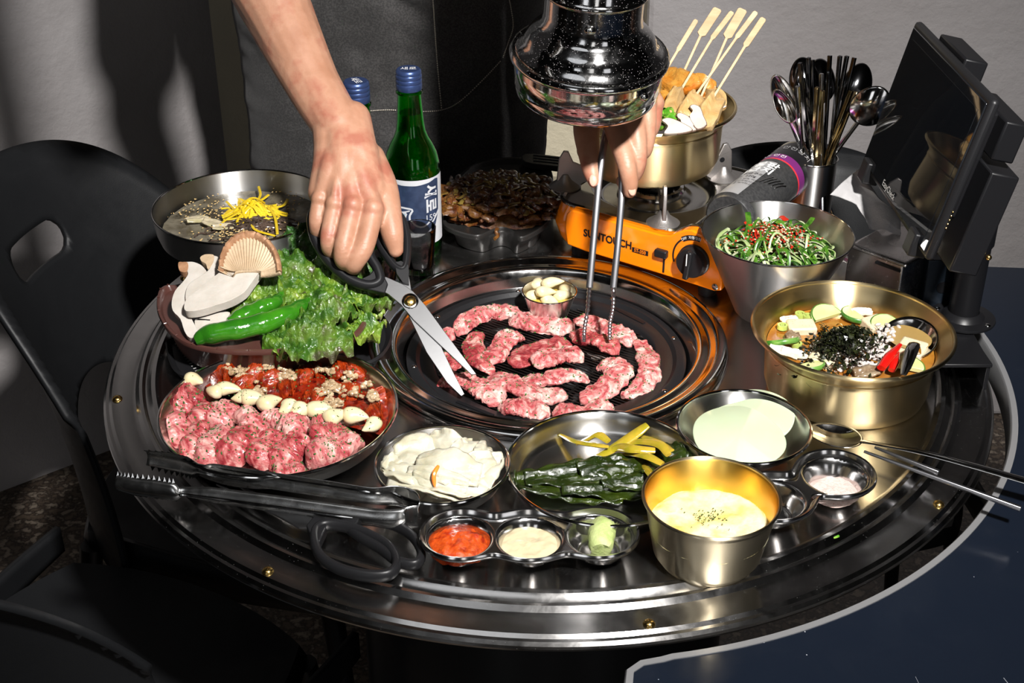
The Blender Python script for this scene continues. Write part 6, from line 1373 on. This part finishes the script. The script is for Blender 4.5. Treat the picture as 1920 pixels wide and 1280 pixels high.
for i, (x, y, lab) in enumerate([(1467, 612, 'ring nearest the left wall'), (1515, 594, 'ring behind the tofu'), (1488, 640, 'ring left of the rice'), (1494, 646, 'ring touching the onion'), (1500, 590, 'ring at the back left')]):
    p = W(x, y, ZB + .004); mb = MB().lathe([(.0030, -.0022), (.0052, -.0022), (.0052, .0022), (.0030, .0022)], 20, closed=True, c=p); mb.lathe([(.0008, -.001), (.0020, -.001), (.0020, .0018), (.0008, .0018)], 14, closed=True, c=p)
    solo(mb, 'scallion_slice', M('pale_scallion', (.34, .42, .10), .3, coat=.5) if i == 0 else bpy.data.materials['pale_scallion'], 'pale green scallion %s of the stew' % lab, 'scallion', 'scallion slices in the stew')
RICE = M('rice', (.46, .41, .37), .3, col2=(.50, .45, .42), cs=90, coat=.5, sss=.15)
mb = MB(); rcn = W(1600, 652, ZB + .008)
for i in range(430):
    a = r_.random() * 6.28; d = math.sqrt(r_.random()); x = rcn.x + .040 * d * cos(a); y = rcn.y + .036 * d * sin(a); z = ZB + .013 * (1 - d * d) + .001
    q = Matrix.Rotation(r_.random() * 6, 3, 'Z') @ Matrix.Rotation(r_.uniform(-.6, .6), 3, 'Y'); mb.ball((x, y, z), .0019, 8, 5, sc=(1.9, .8, .8), rot=q)
for i in range(40):
    p = W(1665 + r_.gauss(0, 9), 628 + r_.gauss(0, 7), ZB + .004); p.z = ZB + .004 + r_.random() * .004; mb.ball(p, .0022, 8, 5, sc=(1.6, .9, .9), rot=Matrix.Rotation(r_.random() * 6, 3, 'Z'))
solo(mb, 'rice', RICE, 'mound of white rice in the middle of the stew', 'rice', kind='stuff')
SEAW = M('shredded_seaweed', (.006, .007, .004), .25, col2=(.020, .024, .008), cs=120, coat=.3)
mb = MB()
for i in range(1000):
    x = 1585 + r_.gauss(0, 30); y = 632 + r_.gauss(0, 16)
    if i < 70: x = 1560 + r_.gauss(0, 45); y = 660 + r_.gauss(0, 14)
    p = W(x, y, ZB + .018); d = math.hypot(p.x - rcn.x, p.y - rcn.y); p.z = ZB + .003 + .022 * math.exp(-(d / .028) ** 2) + r_.random() * .003
    a = r_.random() * 6.28; b_ = r_.uniform(-.8, .8); L_ = r_.uniform(.004, .009); u_ = Vector((cos(a), sin(a), b_)).normalized(); s_ = u_.cross(Vector((r_.random(), r_.random(), 1))).normalized() * r_.uniform(.0007, .0019); cv = Vector((0, 0, r_.uniform(-.002, .003)))
    v = []; 
    for k in range(4): q = p + u_ * L_ * (k / 3 - .5) + cv * (1 - (2 * k / 3 - 1) ** 2); w_ = s_ * (1, 1.5, 1.2, .4)[k] * (1 if k % 2 else .8); v += [q - w_, q + w_]
    mb.add(v, [(0, 1, 3, 2), (2, 3, 5, 4), (4, 5, 7, 6)])
solo(mb, 'shredded_seaweed', SEAW, 'heap of shredded black seaweed on the rice in the stew', 'seaweed', kind='stuff', smooth=False)
RCH = M('red_chilli', (.48, .006, .004), .12, coat=1)
for i, (pts, rad, lab) in enumerate([([(1652, 690, .060), (1668, 668, .062), (1688, 646, .062)], [.0042, .0052, .0022], 'red chilli piece leaning across the front right of the stew'), ([(1672, 694, .056), (1678, 678, .058), (1682, 662, .056)], [.0036, .0050, .0030], 'second red chilli piece under the first')]):
    P = smooth_path([W(*q) for q in pts], 14); solo(MB().tube(P, [rad[0] * (1 - k / 7) + rad[1] * k / 7 if k < 7 else rad[1] * (2 - k / 7) + rad[2] * (k / 7 - 1) for k in range(15)], 12, flat=(1, .7)), 'red_chilli', RCH, 'shiny ' + lab, 'chilli', 'red chillies in the stew')
MUS2 = M('dark_mushroom', (.14, .09, .05), .3, col2=(.26, .20, .13), cs=70, coat=.5)
for i, (x, y, L_, lab) in enumerate([(1625, 696, .026, 'at the front rim'), (1487, 630, .014, 'left of the seaweed')]):
    solo(crumple(W(x, y, ZB + .006), L_, .014, .2, (.3, 0), 850 + i, .4), 'mushroom_piece', MUS2, 'dark brown mushroom piece of the stew, %s' % lab, 'mushroom', solid=.003)
# ---- spoons and chopsticks
def spoon(bowl_c, hdir, up, L_, lab, cat='spoon', bw=.0185, bl=.027, dep=.007, hw=.0036, group=None, name='spoon', mat=None, curve=.012, name2='bowl'):
    # bowl at bowl_c, handle leaves along hdir; up = side the hollow faces
    h = Vector(hdir).normalized(); s_ = h.cross(Vector(up)).normalized(); u_ = s_.cross(h).normalized(); c = Vector(bowl_c)
    t = thing(name, lab, cat, c, group=group); mat = mat or CHROME
    def fn(a, v):
        th = 2 * pi * a; x = v * bl * cos(th) * -1; y = v * bw * sin(th) * (1 - .12 * cos(th)); return h * x + s_ * y + u_ * (-dep * (1 - v * v))
    build(MB().grid(fn, 40, 12, closeu=True), 'bowl', mat, t, solid=.0009)
    P = smooth_path([h * bl * .93 + u_ * .0, h * (bl + .012) + u_ * curve * .3, h * (bl + L_ * .35) + u_ * curve, h * (bl + L_ * .8) + u_ * curve * .8, h * (bl + L_) + u_ * curve * .6], 30)
    build(MB().tube(P, [.0022 + (hw - .0022) * min(1, max(0, (i - 8) / 18)) for i in range(31)], 10, up=u_, flat=(1.25, .42)), 'handle', mat, t)
    return t
b0 = W(1564, 814, .014); b1 = W(1918, 908, .016)
spoon(b0, b1 - b0, (0, -.05, 1), (b1 - b0).length + .01, 'long steel spoon beside the stew pot, its handle reaching over the side table', bw=.0175, bl=.0265, dep=.008, curve=.006, hw=.0042)
for i, (a, b, lab) in enumerate([((1620, 846, .026), (1914, 954, .016), 'steel chopstick in front of the spoon, its square end over the side table'), ((1640, 838, .012), (1760, 886, .010), 'shorter steel chopstick between the spoon and the front chopstick')]):
    A, B = W(*a), W(*b); solo(MB().tube([A, A.lerp(B, .5), B], [.0015, .0022, .0030], 6, up=(0, 0, 1)), 'chopstick', TNG, lab, 'chopstick', bevel=.0005)
# ladle spoon inside the stew
lb_ = W(1705, 632, .055); ld = thing('stew_ladle', 'steel ladle sunk in the stew at its right edge', 'ladle', lb_)
q = Matrix.Rotation(R_(-14), 3, 'Y') @ Matrix.Rotation(R_(10), 3, 'X')
def lf_(a, v): th = 2 * pi * a; return q @ Vector((.027 * v * cos(th), .031 * v * sin(th), -.012 * (1 - v * v)))
build(MB().grid(lf_, 48, 12, closeu=True), 'ladle_bowl', CHROME, ld, solid=.0010)
build(MB().lathe([(0, 0), (.9, 0)], 40), 'ladle_broth', BR2, ld).scale = (.0235, .027, 1)
build(MB().tube(smooth_path([Vector((0, -.030, .0)), Vector((-.004, -.038, .010)), Vector((-.010, -.046, .018)), W(1694, 702, .074) - lb_], 14), [.0028] * 8 + [.0034, .004, .0044, .0044, .004, .0034, .002], 10, flat=(1.4, .5)), 'ladle_handle', CHROME, ld)

# ---- cutlery cup
CH = Vector((.326, .281, 0)); cr = .0275
t = thing('cutlery_cup', 'tall chrome cup holding spoons and chopsticks behind the napkin box', 'cup', CH)
build(MB().lathe(shell([(0, .001), (.024, .001), (.0262, .0), (.0265, .003), (.0272, .086), (.0275, .090)], .0010), 64), 'cup_wall', STEELV, t)
build(MB().tube([(cr * cos(a), cr * sin(a), .0902) for a in [2 * pi * i / 64 for i in range(64)]], .0010, 6, closed=True), 'rim', CHROME, t)
DKC = M('dark_chopstick_steel', (.20, .20, .21), .10, 1); GLD = M('golden_tinted_steel', (.62, .48, .26), .12, 1)
cst = [((1500, 118), (1512, 282), DKC), ((1516, 108), (1518, 284), DKC), ((1523, 112), (1524, 286), DKC), ((1556, 104), (1546, 288), DKC), ((1575, 105), (1556, 290), DKC), ((1588, 105), (1562, 290), DKC), ((1602, 108), (1568, 288), DKC), ((1505, 146), (1520, 290), CHROME),
       ((1532, 164), (1521, 292), GLD), ((1542, 170), (1528, 294), GLD), ((1596, 170), (1546, 296), GLD), ((1606, 172), (1552, 297), GLD), ((1495, 162), (1500, 288), CHROME), ((1540, 138), (1534, 290), CHROME)]
ordn = ['first', 'second', 'third', 'fourth', 'fifth', 'sixth', 'seventh', 'eighth', 'ninth', 'tenth', 'eleventh', 'twelfth', 'thirteenth', 'last']
order = sorted(range(14), key=lambda i: cst[i][0][0])
for i, (a, b, mat) in enumerate(cst):
    dep = 1.60 + .012 * ((i * 5) % 4 - 1.5); A = D(a[0], a[1], dep - .01); Bq = W(b[0], b[1], .090); Bq = Vector((CH.x + max(-.020, min(.020, Bq.x - CH.x)), CH.y + (.014 if mat is DKC else -.010) * (1 if i % 2 else .4), .090)); dr = (Bq - A).normalized(); F_ = A + dr * ((A.z - .006) / -dr.z)
    dxy = Vector((F_.x - CH.x, F_.y - CH.y)); 
    if dxy.length > .019: dxy = dxy.normalized() * .019
    F_ = Vector((CH.x + dxy.x, CH.y + dxy.y, .006))
    solo(MB().tube([A, Bq, F_], [.0031, .0027, .0018], 4, up=(0, -1, .2)), 'chopstick', mat, '%s chopstick from the left in the cutlery cup, %s' % (ordn[order.index(i)], {'dark_chopstick_steel': 'dark', 'golden_tinted_steel': 'gold tinted', 'chrome': 'bright'}[mat.name]), 'chopstick', 'chopsticks in the cutlery cup', bevel=.0004)
for i, (x, y, dep, tx, ty, up, lab, bw_) in enumerate([(1468, 178, 1.60, 1512, 288, (-.4, -.8, .3), 'upper of the two spoons leaning out at the left of the cutlery cup', .0125), (1470, 200, 1.585, 1508, 290, (-.6, -.7, .3), 'lower of the two spoons leaning out at the left of the cutlery cup', .0125), (1632, 198, 1.585, 1560, 295, (.1, 1, -.2), 'round spoon leaning out at the right of the cutlery cup', .022),
        (1606, 160, 1.63, 1556, 285, (.1, 1, -.3), 'dark spoon behind the right chopsticks', .018), (1508, 150, 1.63, 1522, 285, (0, 1, -.2), 'dark spoon behind the left chopsticks', .018), (1538, 152, 1.64, 1536, 285, (0, 1, -.2), 'dark spoon in the middle behind the chopsticks', .018)]):
    A = D(x, y, dep); B = W(tx, ty, .090); B = Vector((CH.x + max(-.020, min(.020, B.x - CH.x)), CH.y, .090)); h = (B - A); spoon(A, h, up, .165 if i != 2 else .15, lab, bw=bw_, bl=.027, group='spoons in the cutlery cup', mat=CHROME if i < 3 else DKC, curve=.001, hw=.003)
# ---- napkin box and napkin
NB0 = W(1598, 459, .086); NB1 = W(1694, 494, .086); nu = (NB1 - NB0); nu.z = 0; nL = nu.length; nu.normalize(); nv = Vector((-nu.y, nu.x, 0))
BOXS = M('smoky_brushed_steel', (.60, .57, .56), .22, 1, rough2=(60, .30))
na = math.atan2(nu.y, nu.x); t = thing('napkin_box', 'smoky brushed steel napkin dispenser behind the stew pot', 'napkin dispenser', (NB0.x, NB0.y, 0), na)
build(MB().box((nL / 2 - .002, .065, .042), (nL + .004, .13, .084)), 'casing', BOXS, t, bevel=.0022)
def lidf(u, v):
    x = -.004 + (nL + .008) * u; y = -.002 + .134 * v; d = ((x - nL / 2) / .040) ** 2 + ((y - .062) / .044) ** 2; return Vector((x, y, .0865 - .004 * math.exp(-d * 1.1) - (.0015 if u in (0, 1) or v in (0, 1) else 0)))
build(MB().grid(lidf, 30, 30), 'lid', BOXS, t, solid=.002, soff=-1)
for s_, (tx, ty) in enumerate((('자', .055), ('주', .048), ('뽑', .041))): build(text_mb(tx, .007, lambda x, z, s_=s_: Vector((.050 + x, -.0012, .052 - .010 * s_ + z))), 'embossed_letter', BOXS, t, smooth=False)
build(MB().box((.045, -.0012, .077), (.03, .002, .003)), 'lid_catch', BLACKM, t, bevel=.0005)
NAP = M('paper_napkin', (.34, .33, .33), .9, bump=[(700, .5, .0008), (90, .3, .002)])
npx = [[(1556, 366, .118), (1600, 322, .128), (1612, 318, .128)], [(1575, 372, .112), (1612, 345, .122), (1650, 372, .115)], [(1605, 386, .104), (1636, 372, .112), (1690, 402, .100)], [(1622, 410, .094), (1645, 405, .098), (1690, 428, .092)], [(1630, 428, .0855), (1655, 432, .0855), (1690, 440, .0855)]]
def napf(u, v):
    k = v * 4; i = min(int(k), 3); f_ = k - i; rows = []
    for rw in (npx[i], npx[i + 1]):
        pts = [W(*q) for q in rw]; uu = u * 2; j = min(int(uu), 1); g_ = uu - j; rows.append(pts[j].lerp(pts[j + 1], g_))
    p = rows[0].lerp(rows[1], f_); return p + Vector((0, -.4, .6)) * (.0035 * sin(u * 9 + v * 3) + .004 * fb(p, 30, 2))
solo(MB().grid(napf, 40, 40), 'paper_napkin', NAP, 'white paper napkin pulled up out of the napkin box', 'napkin', solid=.0004)

# ---- order tablet on its stand
T0 = Vector((.344, .130, .150)); TX = Vector((.008, -.222, .0)); TY = Vector((.033, .008, .146)); TW = TX.length; TH = TY.length
tx_ = TX.normalized(); tn = tx_.cross(TY).normalized(); ty_ = tn.cross(tx_).normalized()      # tn should face the screen side
if tn.dot(CAM - T0) < 0: tn = -tn
Mx = Matrix((tx_, ty_, tx_.cross(ty_))).transposed(); sgn = 1 if tx_.cross(ty_).dot(tn) > 0 else -1
tc_ = T0; t = thing('order_tablet', 'black ordering tablet with a glossy screen tilted up, mounted on a pole', 'tablet', tc_, quat=Mx.to_quaternion())
zf = sgn
def tb_(x0, y0, x1, y1, z0, z1, name, mat, bev=.002, par=None): return build(MB().box(((x0 + x1) / 2, (y0 + y1) / 2, (z0 + z1) / 2 * zf), (x1 - x0, y1 - y0, abs(z1 - z0))), name, mat, par or t, bevel=bev)
tb_(-.006, -.006, TW + .006, TH + .006, -.010, -.0002, 'casing', BLACKP, .004); tb_(0, 0, TW, TH, -.001, .0012, 'glass_front', GLOSSB, .0008)
tb_(.010, .012, TW - .010, TH - .010, .0010, .00145, 'screen', M('screen_glass', (.006, .007, .009), .02, spec=1.0), 0)
build(text_mb('EasyCheck', .0095, lambda x, z: Vector((TW * .42 + x * 1.0, .0062 + z, .0016 * zf))), 'front_lettering', WHITE, t, smooth=False)
for (x, y) in ((.02, -.004), (TW - .03, -.004)): tb_(x - .010, y - .012, x + .010, y + .012, -.012, .006, 'clamp', BLACKP, .002)
tb_(.03, .03, TW - .02, TH - .012, -.026, -.010, 'rear_housing', BLACKM, .003)
tb_(TW * .2, TH - .01, TW * .55, TH + .010, -.034, -.010, 'rear_bracket', BLACKM, .002); tb_(TW * .62, TH - .05, TW + .0, TH - .012, -.046, -.024, 'rear_bracket', BLACKM, .002)
tb_(TW - .060, -.010, TW + .012, TH * .62, -.052, -.024, 'rear_plate', BLACKM, .002)
for i in range(5): build(MB().ball((TW + .0062, .030 + .0042 * i, -.007 * zf), .0011, 8, 6), 'charging_pin', BRASS, t)
build(MB().ball((TW + .012, .012, -.055 * zf), .003, 10, 6), 'screw', BRASS, t)
pb = Vector((.434, .002, .0)); s_t = wthing('tablet_stand', 'black steel pole and bracket holding the tablet, clamped to the table edge', 'tablet stand', c=(pb.x, pb.y, 0))
wpart(MB().lathe([(0, .028), (.0155, .028), (.0155, .110), (.0175, .114), (.0175, .19), (0, .19)], 40, c=(pb.x, pb.y, 0)), 'pole', BLACKM, s_t)
wpart(MB().lathe([(0, .0262), (.033, .0262), (.0335, .0275), (.033, .0290), (.022, .030), (.019, .034), (.016, .036)], 48, c=(pb.x, pb.y, 0)), 'base_disc', BLACKM, s_t)
A = W(1765, 683, .0245); B = W(1862, 683, .0245); c_ = B + Vector((-.004, .075, 0)); d_ = A + Vector((.0, .080, 0)); 
wpart(MB().prism([A, B, c_, d_], (0, 0, -.004)), 'clamp_plate', BLACKM, s_t, bevel=.0008)
wpart(MB().box((B.x - .003, (B.y + c_.y) / 2, -.012), (.004, .072, .072)), 'clamp_side', BLACKM, s_t, bevel=.0008)
wpart(MB().box((A.x + .004, (A.y + d_.y) / 2 + .02, .012), (.004, .04, .024)), 'clamp_side', BLACKM, s_t, bevel=.0008)
for (x, y) in ((pb.x + .020, pb.y - .020), (pb.x - .022, pb.y + .016)): wpart(MB().ball((x, y, .0290), .0035, 12, 6, sc=(1, 1, .5)), 'screw', CHROME, s_t)
q = W(1757, 545, .045); wpart(MB().box((q.x + .004, q.y + .02, .040), (.034, .036, .080)), 'switch_box', M('navy_metal', (.02, .028, .04), .25, .5), s_t, bevel=.001)
wpart(MB().tube([Vector((q.x + .006, q.y + .0030, .048)), Vector((q.x + .006, q.y + .0012, .048))], .0065, 24), 'round_hole', BLACKM, s_t)
arm0 = T0 + TX * .62 + TY * .45 - tn * .05; wpart(MB().tube([Vector((pb.x, pb.y, .185)), Vector((pb.x - .005, pb.y, .20)), arm0], .012, 14), 'arm', BLACKM, s_t)
# ---- crumbs
g0 = W(1566, 1007, .0); solo(MB().box((g0.x, g0.y, .0012), (.006, .004, .0016), Matrix.Rotation(.5, 3, 'Z')), 'scallion_crumb', SCAL, 'tiny bright green scallion crumb on the bare table below the salt dish', 'scallion', bevel=.0003)
